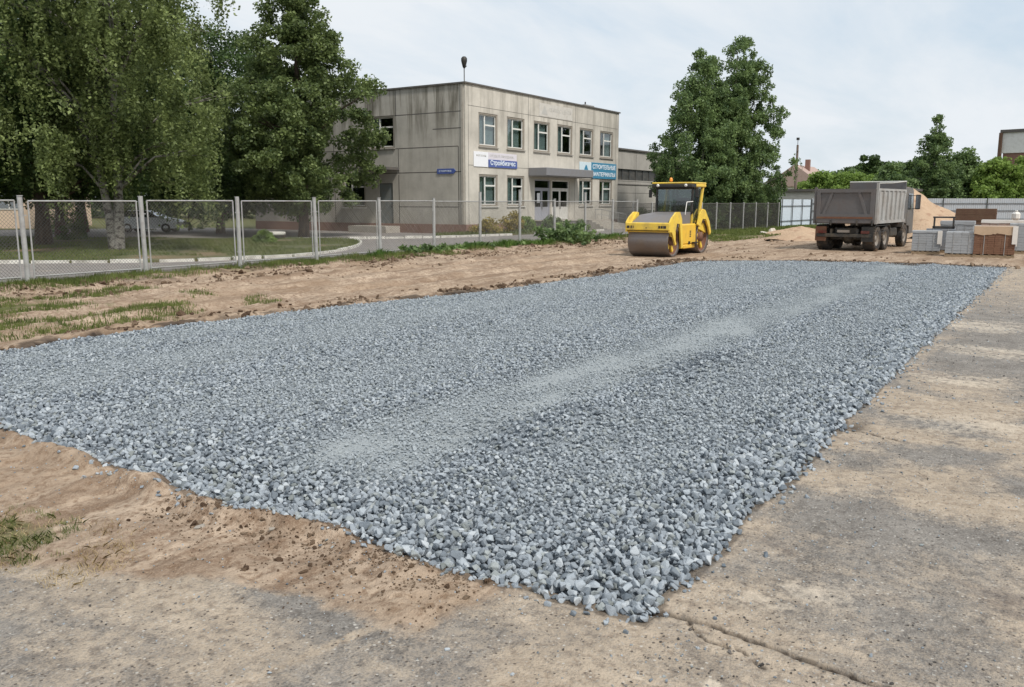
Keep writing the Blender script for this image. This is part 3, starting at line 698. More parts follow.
grass_obj('verge_weeds', A, B, rng.uniform(.12, .38, len(A)), rng.uniform(.015, .03, len(A)), M['grass_green'], 'taller bright green weeds on the berm before the concrete building', .8)
A, B = tufted(2600, 3, 12.5, 13.4, 19.5, .56, .9, 73, per=16, spread=.07)
grass_obj('strip_grass', A, B, rng.uniform(.03, .12, len(A)), rng.uniform(.008, .016, len(A)), M['grass'], 'thin grass patches on the earth strip at the far left')
def fz2(A, B): return ground_z(A, B)
def ell(A, B): return ((A - 2.56) / .36) ** 2 + ((B - 5.5) / .62) ** 2 < rng.uniform(.2, 1.2, len(A))
A, B = tufted(1500, 2.2, 3.3, 4.7, 7.2, .42, 4, 74, cond=ell, per=16, spread=.02)
grass_obj('near_grass', A, B, rng.uniform(.02, .06, len(A)), rng.uniform(.0018, .0038, len(A)), M['grass'], 'flattened green grass tuft in the earth at the left edge', 1.4)
A, B = tufted(900, 2.1, 3.4, 4.2, 6.9, .42, 3, 75, cond=lambda A, B: ((A - 2.6) / .42) ** 2 + ((B - 5.1) / .9) ** 2 < rng.uniform(.1, 1.2, len(A)), per=7, spread=.03)
grass_obj('straw_litter', A, B, rng.uniform(.022, .05, len(A)), rng.uniform(.003, .005, len(A)), M['straw'], 'dry straw-coloured stalks lying around the near grass tuft', 2.6)
A, B = tufted(9000, 44, 100, 15.2, 22.0, .40, .5, 76, per=5, spread=.15)
grass_obj('far_verge_grass', A, B, rng.uniform(.08, .22, len(A)), rng.uniform(.03, .05, len(A)), M['grass'], 'grass strip in front of the far mesh fence')

# ------------------------------------------------------------------ beyond the fence: drive, lawn, kerbs
def poly_sheet(name, pts, z, mat, thick=0):
    b_ = MB(); n = len(pts)
    b_.add([(x, y, z) for x, y in pts], [tuple(range(n))])
    if thick: b_.prism(pts, z - thick, z - .002, 'z')
    return b_.obj(name, mat)
m, nt, bs, out = newmat('drive_asphalt'); v = geo(nt)
c = mix(nt, noise(nt, .5, 6, .65, v), (.17, .155, .145), (.26, .24, .225)); c = mix(nt, ramp(nt, noise(nt, 1.5, 5, .6, v), [(.5, 0), (.75, .5)]), c, (.34, .29, .23))
nt.links.new(c, bs.inputs['Base Color']); bs.inputs['Roughness'].default_value = .95; bump(nt, noise(nt, 60, 3, .6, v), .3, .01, bs); M['drive'] = m
drive = [(-30, 23.2), (4, 23.0), (12, 22.9), (25, 22.95), (50, 23.1), (66, 23.5), (66, 32.2), (44.5, 32.3), (44.3, 58), (20, 75), (-30, 75)]
tag(poly_sheet('driveway', drive, .06, M['drive'], .1), kind='structure')
m, nt, bs, out = newmat('lawn_soil'); v = geo(nt)
c = mix(nt, noise(nt, 1.2, 6, .65, v), (.05, .07, .022), (.15, .15, .06)); c = mix(nt, ramp(nt, noise(nt, .35, 5, .6, v), [(.5, 0), (.65, .8)]), c, (.25, .17, .10))
nt.links.new(c, bs.inputs['Base Color']); bs.inputs['Roughness'].default_value = 1; bump(nt, noise(nt, 12, 4, .6, v), .6, .05, bs); M['lawn'] = m
def smooth_poly(pts, k=6):
    out = []; n = len(pts)
    for i in range(n):
        p0, p1, p2, p3 = (Vector((*pts[(i + j) % n], 0)) for j in (-1, 0, 1, 2))
        for t in range(k):
            t /= k; q = .5 * ((2 * p1) + (-p0 + p2) * t + (2 * p0 - 5 * p1 + 4 * p2 - p3) * t * t + (-p0 + 3 * p1 - 3 * p2 + p3) * t ** 3); out.append((q.x, q.y))
    return out
lawn = smooth_poly([(10.5, 36), (13.5, 31), (15.6, 28.6), (17.2, 26.4), (18.9, 25.2), (21.2, 24.5), (23.4, 24.5), (26.4, 25.7), (29.5, 27.8), (32.3, 30.3), (33.9, 32.9), (33.5, 35.2), (31, 38.7), (27, 47), (20, 62), (8, 60), (6, 46)])
tag(poly_sheet('lawn', lawn, .14, M['lawn'], .12), kind='structure')
# whitewashed kerb stones round the lawn, one by one in the same run
ln = [Vector((*p, 0)) for p in lawn]
kb = MB(); kerb_pts = ln[6:72]
rk = random.Random(4); acc = 0
path = []
for p, q in zip(kerb_pts, kerb_pts[1:]):
    L = (q - p).length; k = max(1, int(L / .1))
    path += [p.lerp(q, i / k) for i in range(k)]
stones = []; i = 0
while i + 11 < len(path):
    stones.append((path[i], path[i + 10])); i += 11 if rk.random() > .1 else 14
for j, (p, q) in enumerate(stones):
    d = (q - p).normalized(); nrm = Vector((-d.y, d.x, 0)); hh = .175 + rk.uniform(-.03, .02)
    a_, b2 = p + nrm * .08, p - nrm * .08; c_, d_ = q - nrm * .08, q + nrm * .08
    w = rk.uniform(-.012, .012)
    kb.add([(a_.x, a_.y, 0), (b2.x, b2.y, 0), (c_.x, c_.y, 0), (d_.x, d_.y, 0), (a_.x, a_.y, hh), (b2.x, b2.y, hh + w), (c_.x, c_.y, hh + w), (d_.x, d_.y, hh)], [(0, 3, 2, 1), (4, 5, 6, 7), (0, 1, 5, 4), (1, 2, 6, 5), (2, 3, 7, 6), (3, 0, 4, 7)])
tag(kb.obj('kerb', M['kerb']), 'whitewashed kerb curving round the shaded lawn', 'kerb', kind='structure')
kb = MB(); 
for (x0, y0), (x1, y1) in (((34.5, 33.2), (38.8, 30.1)), ((38.8, 30.1), (44.3, 28.75)), ((44.3, 28.75), (54.5, 27.6))):
    L = math.hypot(x1 - x0, y1 - y0); n = int(L / 1.05); 
    for k in range(n):
        if rk.random() < .12: continue
        t0, t1 = k / n, (k + .95) / n; p = Vector((x0 + (x1 - x0) * t0, y0 + (y1 - y0) * t0, 0)); q = Vector((x0 + (x1 - x0) * t1, y0 + (y1 - y0) * t1, 0)); d = (q - p).normalized(); nrm = Vector((-d.y, d.x, 0)) * .075; hh = .19 + rk.uniform(-.02, .02)
        V = [p + nrm, p - nrm, q - nrm, q + nrm]; kb.add([(v.x, v.y, 0) for v in V] + [(v.x, v.y, hh) for v in V], [(0, 3, 2, 1), (4, 5, 6, 7), (0, 1, 5, 4), (1, 2, 6, 5), (2, 3, 7, 6), (3, 0, 4, 7)])
tag(kb.obj('kerb', M['kerb']), 'low broken white kerb before the flower bed of the building', 'kerb', kind='structure')
bed_soil = [(38.9, 30.25), (44.3, 28.9), (52, 28.0), (52.0, 32.2), (44.6, 32.3), (41, 32.4)]
tag(poly_sheet('flower_bed', bed_soil, .12, M['lawn'], .1), kind='structure')
def inpoly(A, B, poly):
    ins = np.zeros(len(A), bool); n = len(poly)
    for i in range(n):
        (x0, y0), (x1, y1) = poly[i], poly[(i + 1) % n]
        c = ((y0 > B) != (y1 > B)) & (A < (x1 - x0) * (B - y0) / (y1 - y0 + 1e-12) + x0); ins ^= c
    return ins
A = rng.uniform(8, 34, 150000); B = rng.uniform(24, 62, 150000); ok = inpoly(A, B, lawn) & (fbm(A, B, .5, 91, 4) > .40); A, B = A[ok], B[ok]
ok = rng.uniform(0, 1, len(A)) < sstep(70, 25, B + A * .3) + .25; A, B = A[ok], B[ok]
grass_obj('lawn_grass', A, B, rng.uniform(.04, .11, len(A)), rng.uniform(.015, .03, len(A)), M['grass'], 'short worn lawn grass under the trees', .8, zf=lambda a, b: np.full(len(a), .14))
A = rng.uniform(39, 52, 9000); B = rng.uniform(28, 32.3, 9000); ok = inpoly(A, B, bed_soil); A, B = A[ok], B[ok]
grass_obj('flower_bed_grass', A, B, rng.uniform(.06, .25, len(A)), rng.uniform(.015, .03, len(A)), M['grass'], 'long grass in the flower bed along the building', .8, zf=lambda a, b: np.full(len(a), .12))

# ------------------------------------------------------------------ leafy things
def leaf_cloud(C, S, size, seed, elong=1.6, droop=.0):
    """C leaf centres; each a folded diamond"""
    r = np.random.default_rng(seed); n = len(C)
    nrm = r.normal(0, 1, (n, 3)); nrm[:, 2] = np.abs(nrm[:, 2]) * .8 + .25; nrm /= np.linalg.norm(nrm, axis=1)[:, None]
    t = r.normal(0, 1, (n, 3)); t[:, 2] = t[:, 2] * .6 - droop; t -= nrm * (t * nrm).sum(1)[:, None]; t /= np.linalg.norm(t, axis=1)[:, None] + 1e-9
    s = np.cross(nrm, t); sz = (size * r.uniform(.6, 1.35, n))[:, None] * S[:, None]
    co = np.stack([C - t * sz * elong * .5, C + s * sz * .5 + nrm * sz * .12, C + t * sz * elong * .5, C - s * sz * .5 + nrm * sz * .12], 1).reshape(-1, 3)
    return co, np.arange(n)[:, None] * 4 + np.arange(4)[None, :]
def tree(label, loc, H, rad, base, nclump, per, leaf, mat, bk, seed, shape='round', cr=.8, trunk_r=.2, stems=1, weep=0, name='tree', group=None, cat='tree', lean=(0, 0), shell=.55, nlimb=16, fork=.2, squash=.75, lowdrape=0):
    rnd = random.Random(seed); r = np.random.default_rng(seed)
    root = empty(name, (loc[0], loc[1], loc[2] if len(loc) > 2 else 0), 0, label, cat, group)
    def env(t):
        if shape == 'round': return np.sqrt(np.clip(1 - ((t - .42) / .60) ** 2, .02, 1))
        if shape == 'cone': return np.clip(1.02 - t, .03, 1) ** 1.15 * np.clip(.55 + t * 4, 0, 1)
        if shape == 'birch': return np.clip((1 - t), 0, 1) ** .55 * np.clip(.45 + t * 2.5, 0, 1) + .02
        if shape == 'column': return np.clip(1 - t ** 1.9, .04, 1) * (.82 + .3 * np.exp(-((t - .35) / .2) ** 2)) * np.clip(.62 + t * 2.2, 0, 1)
        if shape == 'bush': return np.sqrt(np.clip(1 - (t * .98) ** 2, .03, 1))
        return np.ones_like(t)
    # clump centres
    t = r.uniform(0, 1, nclump * 3); rr = env(t); keep = r.uniform(0, 1, len(t)) < rr ** 1.2; t = t[keep][:nclump]; rr = rr[keep][:nclump]; n = len(t)
    th = r.uniform(0, 2 * PI, n); q = r.uniform(shell, 1, n) ** .8 if shell else np.sqrt(r.uniform(0, 1, n))
    inn = r.uniform(0, 1, n) < .25; q = np.where(inn, r.uniform(0, shell, n), q)
    lob = 1 + .22 * np.sin(th * 3 + seed + t * 5) + .14 * np.sin(th * 5 - t * 9 + seed * 2) + r.uniform(-.12, .12, n)
    X = rad * rr * q * lob * np.cos(th) + lean[0] * t; Y = rad * rr * q * lob * np.sin(th) + lean[1] * t; Z = base + (H - base) * t
    C = np.stack([X, Y, Z], -1)
    # trunk and limbs
    tb = MB(); axes = []
    for k in range(stems):
        ang = 2 * PI * k / max(1, stems) + seed; off = 0 if stems == 1 else .28 * rad
        top = Vector((lean[0] + math.cos(ang) * off, lean[1] + math.sin(ang) * off, H * (.93 - .06 * k)))
        b0 = Vector((math.cos(ang) * trunk_r * .4 * (stems > 1), math.sin(ang) * trunk_r * .4 * (stems > 1), -.1))
        pts = []
        for i in range(9):
            s = i / 8; p = b0.lerp(top, s); p += Vector((rnd.uniform(-1, 1), rnd.uniform(-1, 1), 0)) * .035 * H * .35 * math.sin(s * PI); pts.append(p)
        rs = [trunk_r * (1.35 if i == 0 else 1) * (1 - .93 * i / 8) / (1 if stems == 1 else 1.25) + .012 for i in range(9)]
        tb.tube(pts, rs, 10); axes.append(pts)
    idx = list(range(n)); rnd.shuffle(idx)
    for i in idx[:nlimb]:
        c = Vector(C[i]); ax = min(axes, key=lambda a: (a[4] - c).length)
        zt = max(base * .7, c.z - rnd.uniform(.25, .6) * (Vector((c.x, c.y, 0)).length + .6)); s = min(.97, max(.1, zt / (H * .95))) * 8; j = min(7, int(s)); p0 = ax[j].lerp(ax[j + 1], s - j)
        mid = p0.lerp(c, .5) + Vector((0, 0, .12 * (c - p0).length)); r0 = trunk_r * .32 * (1 - .6 * s / 8) + .01
        tb.tube([p0, p0.lerp(mid, .5) + Vector((0, 0, .05)), mid, mid.lerp(c, .6), c], [r0, r0 * .8, r0 * .55, r0 * .35, .008], 6)
        for kk in range(2):
            c2 = c + Vector((rnd.gauss(0, .5), rnd.gauss(0, .5), rnd.gauss(.1, .35))) * cr; tb.tube([mid, mid.lerp(c2, .5) + Vector((0, 0, .06)), c2], [r0 * .4, r0 * .25, .006], 5, caps=False)
    tb.obj('trunk', bk, root)
    # leaves
    cs = r.uniform(.65, 1.25, n) * cr
    reps = np.maximum(3, (per * cs / cr).astype(int)); I = np.repeat(np.arange(n), reps); m = len(I)
    g = r.normal(0, 1, (m, 3)); g /= (np.linalg.norm(g, axis=1)[:, None] + 1e-9); g *= (r.uniform(0, 1, m) ** .45)[:, None]
    P = C[I] + g * cs[I][:, None] * np.array([1, 1, squash]); S = np.ones(m)
    if weep:
        # hanging strands from the clumps
        ns = int(n * weep); nb = max(4, ns // 9); Jb = r.integers(0, n, nb); tb_ = C[Jb] + r.normal(0, .55, (nb, 3)) * cs[Jb][:, None]; J = r.integers(0, nb, ns); top = tb_[J] + r.normal(0, .13, (ns, 3))
        Ls = r.uniform(.5, 1.9, nb)[J] * r.uniform(.6, 1.1, ns) * (1 + lowdrape); k = 26
        K = np.repeat(np.arange(ns), k); f = r.uniform(0, 1, len(K)); sw = r.normal(0, .16, (ns, 2))
        Q = top[K]; Q[:, 2] -= f * Ls[K]; Q[:, 0] += sw[K, 0] * f + r.normal(0, .035, len(K)); Q[:, 1] += sw[K, 1] * f + r.normal(0, .035, len(K))
        Q = Q[Q[:, 2] > .9]; P = np.concatenate([P, Q]); S = np.concatenate([S, np.full(len(Q), .85)])
    P[:, 2] = np.maximum(P[:, 2], .05)
    co, q4 = leaf_cloud(P, S, leaf, seed, 1.7 if weep else 1.35, .9 if weep else .1)
    np_obj('crown', np_mesh('crown', co, q4, mat), root)
    return root
# left group
tree('tall weeping birch with forked white-barked trunk nearest the fence', (20.75, 33.1, .14), 15.5, 4.9, 3.6, 300, 90, .095, M['leaf_birch'], M['bark_birch'], 11, 'round', .62, .22, stems=3, weep=12, name='birch_tree', nlimb=44, lowdrape=.8)
tree('broad dark tree with a brown trunk on the lawn at the left edge', (21.3, 39.8, .14), 14.5, 6.3, 2.3, 420, 230, .11, M['leaf_dark'], M['bark'], 12, 'round', .95, .30, name='broadleaf_tree', nlimb=24, weep=1.2)
tree('lighter green maple hanging low over the lawn at the far left edge', (16.2, 41.5, .14), 9.8, 4.8, 2.2, 200, 240, .11, M['leaf_bright'], M['bark'], 13, 'round', .9, .22, name='maple_tree', nlimb=14)
tree('background tree with reddish trunk behind the lawn, before the cream house', (33.0, 56.5, .1), 14, 6, 3.4, 240, 220, .15, M['leaf_dark'], M['bark_red'], 14, 'round', 1.0, .30, name='pine_tree', nlimb=14)
tree('tall dense linden directly in front of the left end of the concrete building', (35.1, 37.3, .06), 16.8, 4.35, 1.6, 430, 190, .13, M['leaf_linden'], M['bark'], 15, 'column', .62, .26, name='linden_tree', nlimb=24)
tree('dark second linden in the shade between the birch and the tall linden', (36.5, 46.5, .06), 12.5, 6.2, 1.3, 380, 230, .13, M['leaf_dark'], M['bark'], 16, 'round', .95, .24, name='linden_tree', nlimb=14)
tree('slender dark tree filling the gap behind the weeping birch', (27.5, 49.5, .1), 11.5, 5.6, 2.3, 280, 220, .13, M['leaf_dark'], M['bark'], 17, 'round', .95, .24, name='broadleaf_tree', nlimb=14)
# middle birches beyond the roller
tree('tall feathery birch behind the roller, left-hand of the pair of tops', (66.6, 25.0), 13.9, 4.6, 1.0, 330, 170, .12, M['leaf_mid'], M['bark_birch'], 21, 'birch', .62, .2, stems=1, weep=4.5, name='birch_tree', nlimb=22)
tree('tall feathery birch behind the roller, right-hand of the pair of tops', (70.2, 23.3), 15.0, 4.4, 1.0, 330, 170, .12, M['leaf_mid'], M['bark_birch'], 22, 'birch', .62, .2, stems=2, weep=4.5, name='birch_tree', nlimb=22)
# right background
tree('conical dark birch with a pale trunk rising above the bushes behind the sand heap', (93, 11.3), 11.2, 3.3, .8, 230, 110, .15, M['leaf_mid'], M['bark_birch'], 31, 'cone', .5, .14, name='birch_tree', nlimb=12)
k = 0
for (x, y, h, r_, mt, lb) in (
    (94.3, 6.0, 6.2, 2.6, 'leaf_bright', 'bright green bushy tree right of the conical birch, behind the steel fence'),
    (96.0, 2.6, 6.4, 2.9, 'leaf_bright', 'wide yellow-green bush between the conical birch and the brick building'),
    (98.5, -1.6, 6.7, 3.0, 'leaf_bright', 'yellow-green bush below the brick building at the right edge'),
    (101.0, -3.4, 9.0, 3.4, 'leaf_dark', 'dark tree at the right edge in front of the brick building'),
    (96.5, 8.8, 7.0, 2.8, 'leaf_mid', 'mid green tree just behind the bright bushes and the steel fence'),
    (88.8, 14.4, 5.6, 2.0, 'leaf_mid', 'low dark bush behind the cab of the tipper truck'),
    (92.0, 19.0, 4.7, 2.4, 'leaf_bright', 'light green bush above the tipper body, nearest to the truck'),
    (93.5, 21.8, 5.2, 2.3, 'leaf_bright', 'light green bush above the left corner of the tipper body'),
    (97.0, 24.2, 4.0, 1.8, 'leaf_bright', 'light green bush beside the faded red roof'),
    (112, 21.5, 7.4, 4.0, 'leaf_dark', 'dark rounded tree standing beyond the bushes, left of the tipper truck top'),
    (116, 20.5, 6.6, 4.0, 'leaf_dark', 'small dark tree beyond the bushes, over the middle of the tipper body'),
    (120, 15.0, 7.6, 4.4, 'leaf_dark', 'dark distant tree between the tipper truck and the conical birch'),
    (106, 21.8, 5.6, 3.2, 'leaf_mid', 'mid green bush behind the light green ones over the tipper body'),
    (104, 17.5, 5.5, 3.2, 'leaf_bright', 'light green bush over the headboard of the tipper truck'),
    (134, 19, 8.0, 4.0, 'leaf_mid', 'distant green tree right of the house with the faded red roof')):
    k += 1
    tree(lb, (x, y), h, r_, .3, 140, 150, .20 if x < 105 else .28, M[mt], M['bark'], 40 + k, 'bush' if h < 8 else 'round', .75, .14, name='bush' if h < 8 else 'broadleaf_tree', group='trees and bushes beyond the far fence', nlimb=6, cat='bush' if h < 8 else 'tree')
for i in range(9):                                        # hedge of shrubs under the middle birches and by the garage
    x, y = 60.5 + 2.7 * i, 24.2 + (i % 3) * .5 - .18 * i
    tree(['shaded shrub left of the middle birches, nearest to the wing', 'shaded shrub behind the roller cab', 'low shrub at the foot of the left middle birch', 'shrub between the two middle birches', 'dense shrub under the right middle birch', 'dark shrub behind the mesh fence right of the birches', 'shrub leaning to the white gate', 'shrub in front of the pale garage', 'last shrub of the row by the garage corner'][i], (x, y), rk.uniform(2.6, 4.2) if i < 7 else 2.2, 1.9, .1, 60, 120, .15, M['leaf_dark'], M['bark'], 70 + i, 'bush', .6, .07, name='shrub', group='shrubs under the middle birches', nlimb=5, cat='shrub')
# dark undergrowth beside the building's left end, and small plants
for i, (x, y, h, r_, mt, lb) in enumerate((
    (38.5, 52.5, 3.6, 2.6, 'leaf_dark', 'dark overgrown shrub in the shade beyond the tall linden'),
    (29.0, 51.5, 2.2, 1.2, 'leaf_dark', 'low dark shrub beside the parked car'),
    (25.2, 44.0, 1.2, .6, 'leaf_dark', 'small clipped shrub between the brown trunks on the lawn'),
    (28.6, 33.2, .55, .45, 'leaf_bright', 'small pale green shrub on the lawn near the fence'),
    (43.6, 30.2, 1.05, .75, 'leaf_yellow', 'yellow-leaved garden shrub in the flower bed by the corner of the building'),
    (46.2, 30.0, 1.35, .75, 'leaf_yellow', 'taller ochre shrub in the flower bed under the front window'),
    (47.9, 29.9, .95, .7, 'leaf_bright', 'yellow-green shrub in the flower bed, third from the corner'),
    (50.6, 29.6, 1.0, .7, 'leaf_mid', 'green flower bush beside the dark porch wall'),
    (53.2, 28.9, .7, .6, 'leaf_mid', 'low green flower clump before the porch'),
    (69.0, 31.0, 1.3, 1.2, 'leaf_mid', 'green shrub in front of the low wing behind the roller'),
    (72.0, 31.0, 1.5, 1.3, 'leaf_dark', 'dark shrub in front of the low wing behind the roller cab'),
    )):
    tree(lb, (x, y, .1), h, r_, .05, 36, 70, .09, M[mt], M['bark'], 90 + i, 'bush', min(.4, r_ * .4), .03, name='shrub', nlimb=4, cat='shrub')
# weed clump growing through the fence foot
def weed(label, x, y, h, n, seed):
    r = np.random.default_rng(seed); rnd = random.Random(seed); root = empty('weed', (x, y, 0), 0, label, 'weed'); st = MB(); P = []
    for i in range(n):
        bx, by = rnd.gauss(0, .55), rnd.gauss(0, .35); hh = h * rnd.uniform(.4, 1); tx, ty = bx * 1.5 + rnd.gauss(0, .15), by * 1.5 + rnd.gauss(0, .15)
        st.tube([(0, 0, -.06), (bx * .9, by * .9, -.02), (bx, by, .02), ((bx + tx) / 2, (by + ty) / 2, hh * .55), (tx, ty, hh)], [.02, .014, .012, .009, .004], 5)
        for f in np.linspace(.12, 1, 14): P += [(bx + (tx - bx) * f + rnd.gauss(0, .07), by + (ty - by) * f + rnd.gauss(0, .07), hh * f + rnd.gauss(0, .03)) for _ in range(3)]
    st.obj('stem', M['grass_green'], root); P = np.array(P); co, q = leaf_cloud(P, np.ones(len(P)), .11, seed, 2.0, .3)
    np_obj('foliage', np_mesh('foliage', co, q, M['leaf_mid']), root)
weed('tall bushy weed clump at the foot of the fence left of the roller', 36.5, 20.6, 1.15, 46, 1)
weed('smaller weed clump beside the tall one, nearer the roller', 38.9, 20.9, .7, 20, 2)
weed('low weed patch on the berm under the middle fence posts', 27.0, 21.4, .42, 24, 3)
weed('small weed tuft by the fence post left of the flower bed', 30.5, 21.5, .35, 16, 4)

# far-off wood that closes the view behind the lawn and between the houses
r_ = np.random.default_rng(5); m_ = 60000; tX = r_.uniform(-190, -8, m_); tY = 118 + r_.normal(0, 5, m_) - .12 * (tX + 60)
top_ = 7.5 + 5.0 * (fbm(tX, tX * 0 + 3, .09, 44, 3)) + 2.2 * (fbm(tX, tX * 0, .5, 45, 2) - .5); tZ = top_ * r_.uniform(0, 1, m_) ** .7
P_ = np.stack([tX * .5446 + tY * .8387, -tX * .8387 + tY * .5446, tZ], -1)
co_, q_ = leaf_cloud(P_, np.ones(m_), .62, 5, 1.3, .1)
tag(np_obj('woodland', np_mesh('woodland', co_, q_, M['leaf_dark'])), 'dark belt of woodland far behind the lawn trees and the cream house', 'woodland', kind='stuff')

# ------------------------------------------------------------------ wire fence
FB_ = 22.3; STEP = 3.37; A0 = 11.45
fence = empty('chain_link_fence', (A0, FB_, 0), 0, 'long grey chain-link fence with steel posts running behind the earth strip', 'fence')
rk = random.Random(8)
for k in range(-3, 12):
    x = k * STEP; xw = A0 + x
    h = 2.25 + (.0 if k not in (6, 7, 9) else (.28, .42, .36)[(6, 7, 9).index(k)])
    ln_ = rk.uniform(-.03, .03); r_ = .065
    p = MB(); p.tube([(x, 0, -.3), (x + ln_, rk.uniform(-.02, .02), h)], r_, 12); p.tube([(x + ln_, 0, h), (x + ln_, 0, h + .02)], r_ * 1.12, 12)
    for z in (.5, 1.75): p.box(x - .10, -.012, z, x + .10, .012, z + .03)
    p.obj('post', M['galv'], fence)
    if k == 11: break
    x0, x1 = x + (.17 if k < 4 else .06), x + STEP - (.17 if k < 4 else .06); z0, z1 = .16, 2.14 + rk.uniform(-.02, .02)
    fr = MB(); rr = .022
    fr.tube([(x0, 0, z1), (x1, 0, z1)], rr, 8); fr.tube([(x0, 0, z0 + .04), (x1, 0, z0 + .04)], rr * .8, 8)
    for xx in (x0, x1): fr.tube([(xx, 0, z0), (xx, 0, z1)], rr if k < 4 else .009, 8)
    w = MB(); pt = .095; W = x1 - x0; Hh = z1 - z0; r_w = .0046; c = -Hh
    sag = rk.uniform(-.01, .01)
    while c < W:
        for sgn in (1, -1):
            # diagonal wire x = c + t (or mirrored), z = z0 + t
            t0 = max(0, -c); t1 = min(Hh, W - c)
            if t1 - t0 > .02:
                def pnt(t):
                    xx = c + t; xx = xx if sgn > 0 else W - xx; return (x0 + xx, sag * math.sin(t * 3) + .003 * sgn, z0 + t)
                w.tube([pnt(t0), pnt(t1)], r_w, 3, caps=False, smooth=False)
        c += pt
    wm = w.obj('wire_mesh', M['wire'], fence); fr.obj('panel_frame', M['galv'], wm)

# fence 2: grey mesh with pale posts behind the roller
fx0, fy0, fx1, fy1 = 48.6, 22.6, 71.6, 20.1
L = math.hypot(fx1 - fx0, fy1 - fy0); ang = math.atan2(fy1 - fy0, fx1 - fx0); n = 10; st = L / n
f2 = empty('mesh_fence', (fx0, fy0, 0), ang, 'grey panel mesh fence with pale posts between the roller and the white gate', 'fence')
for k in range(n + 1):
    MB().box(k * st - .045, -.045, -.2, k * st + .045, .045, 2.08, ch=.01).obj('post', M['galv'], f2)
    if k == n: break
    w = MB()
    for i in range(44): xx = k * st + .05 + (st - .1) * (i + .5) / 44; w.box(xx - .004, -.004, .12, xx + .004, .004, 1.98)
    for i in range(20): zz = .12 + 1.86 * i / 19; w.box(k * st + .05, -.009, zz - .004, (k + 1) * st - .05, -.004, zz + .004)
    w.box(k * st + .045, -.02, 1.98, (k + 1) * st - .045, .02, 2.02); w.box(k * st + .045, -.02, .08, (k + 1) * st - .045, .02, .12)
    w.obj('mesh_panel', M['wire'], f2)
# profiled steel fences
def sheet_fence(label, p0, p1, h, n, mat, pm, rails, name='sheet_fence', pitch=.2, posts_front=True):
    L = math.hypot(p1[0] - p0[0], p1[1] - p0[1]); a = math.atan2(p1[1] - p0[1], p1[0] - p0[0]); root = empty(name, (p0[0], p0[1], 0), a, label, 'fence'); st = L / n
    s = 1 if posts_front else -1
    for k in range(n):
        prof = []; x = k * st + .01; q = 0; e = (k + 1) * st - .01
        while x < e:
            d = .018 if q % 2 else -.0; prof += [(x, d), (min(x + pitch * .42, e), d)]; x += pitch * .5; q += 1
        b_ = MB()
        vs = [(x, d, .08) for x, d in prof] + [(x, d, h) for x, d in prof]; m_ = len(prof)
        vs += [(x, d + .002, z) for z in (.08, h) for x, d in prof]
        fs = [(i, i + 1, i + 1 + m_, i + m_) for i in range(m_ - 1)] + [(2 * m_ + i, 3 * m_ + i, 3 * m_ + i + 1, 2 * m_ + i + 1) for i in range(m_ - 1)] + [(i + m_, i + 1 + m_, i + 1 + 3 * m_, i + 3 * m_) for i in range(m_ - 1)]
        b_.add(vs, fs); b_.obj('sheet_panel', mat, root)
    for k in range(n + 1): MB().box(k * st - .03, -.10 * s - .03, -.2, k * st + .03, -.10 * s + .03, h + .02, ch=.006).obj('post', pm, root)
    for z in rails: MB().box(0, -.055 * s - .02, z, L, -.055 * s + .02, z + .05).obj('rail', pm, root)
    return root
sheet_fence('white-blue steel sheet gate with dark frame bars beside the garage', (71.9, 20.0), (79.6, 19.5), 2.32, 3, M['sheet'], M['rail_dark'], (.5, 1.75), 'sheet_gate')
sheet_fence('long grey steel sheet fence with dark posts behind the sand heap and pallets', (80.0, 19.6), (97.6, -7.2), 2.42, 8, M['gsheet'], M['rail_dark'], (.55, 1.3, 1.95))
# garage
g = empty('garage', (84.5, 24.2, 0), 0, 'low pale concrete garage with a flat grey roof behind the white gate', 'garage')
MB().box(0, -12, 0, 9, 0, 3.1).obj('wall', M['pinkwall'], g); MB().box(-.35, -12.3, 3.1, 9.3, .5, 3.33).obj('roof', M['roofing'], g); MB().box(-.03, -4.2, .02, .0, -1.4, 2.3).obj('door', M['door_dark'], g)

# ------------------------------------------------------------------ main building
BX, BY = 44.45, 32.4
bl = empty('concrete_building', (BX, BY, 0), 0, 'two-storey weathered concrete panel building with signs and a canopied entrance', 'building')
LX, LY, HT_ = 22.0, 20.0, 9.45
def wall_open(rects, u1, h, z0=0.0, th=.32):
    us = sorted({0, u1} | {r[0] for r in rects} | {r[1] for r in rects}); zs = sorted({z0, h} | {r[2] for r in rects} | {r[3] for r in rects}); out = []
    for i in range(len(us) - 1):
        run = None
        for j in range(len(zs) - 1):
            uc, zc = (us[i] + us[i + 1]) / 2, (zs[j] + zs[j + 1]) / 2
            solid = not any(r[0] < uc < r[1] and r[2] < zc < r[3] for r in rects)
            if solid:
                if run is None: run = zs[j]
            if (not solid or j == len(zs) - 2) and run is not None:
                out.append((us[i], us[i + 1], run, zs[j] if not solid else zs[j + 1])); run = None
    return out
UW = [(1.47, 3.67), (4.80, 7.05), (8.27, 10.53), (11.65, 13.95), (15.1, 17.42), (18.57, 20.95)]
front = [(a, b, 5.66, 7.82) for a, b in UW] + [(a, b, 1.80, 3.90) for a, b in (UW[0], UW[1], UW[4], UW[5])] + [(8.45, 10.72, .78, 3.72), (10.95, 13.6, .78, 3.72)]
w = MB()
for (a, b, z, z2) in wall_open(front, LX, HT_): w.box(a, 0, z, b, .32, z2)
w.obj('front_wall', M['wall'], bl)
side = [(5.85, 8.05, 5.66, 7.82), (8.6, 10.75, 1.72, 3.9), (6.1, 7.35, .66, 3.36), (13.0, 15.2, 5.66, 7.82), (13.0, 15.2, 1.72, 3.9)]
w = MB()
for (a, b, z, z2) in wall_open(side, LY, HT_): w.box(0, a if a > .32 else .322, z, .32, b, z2)
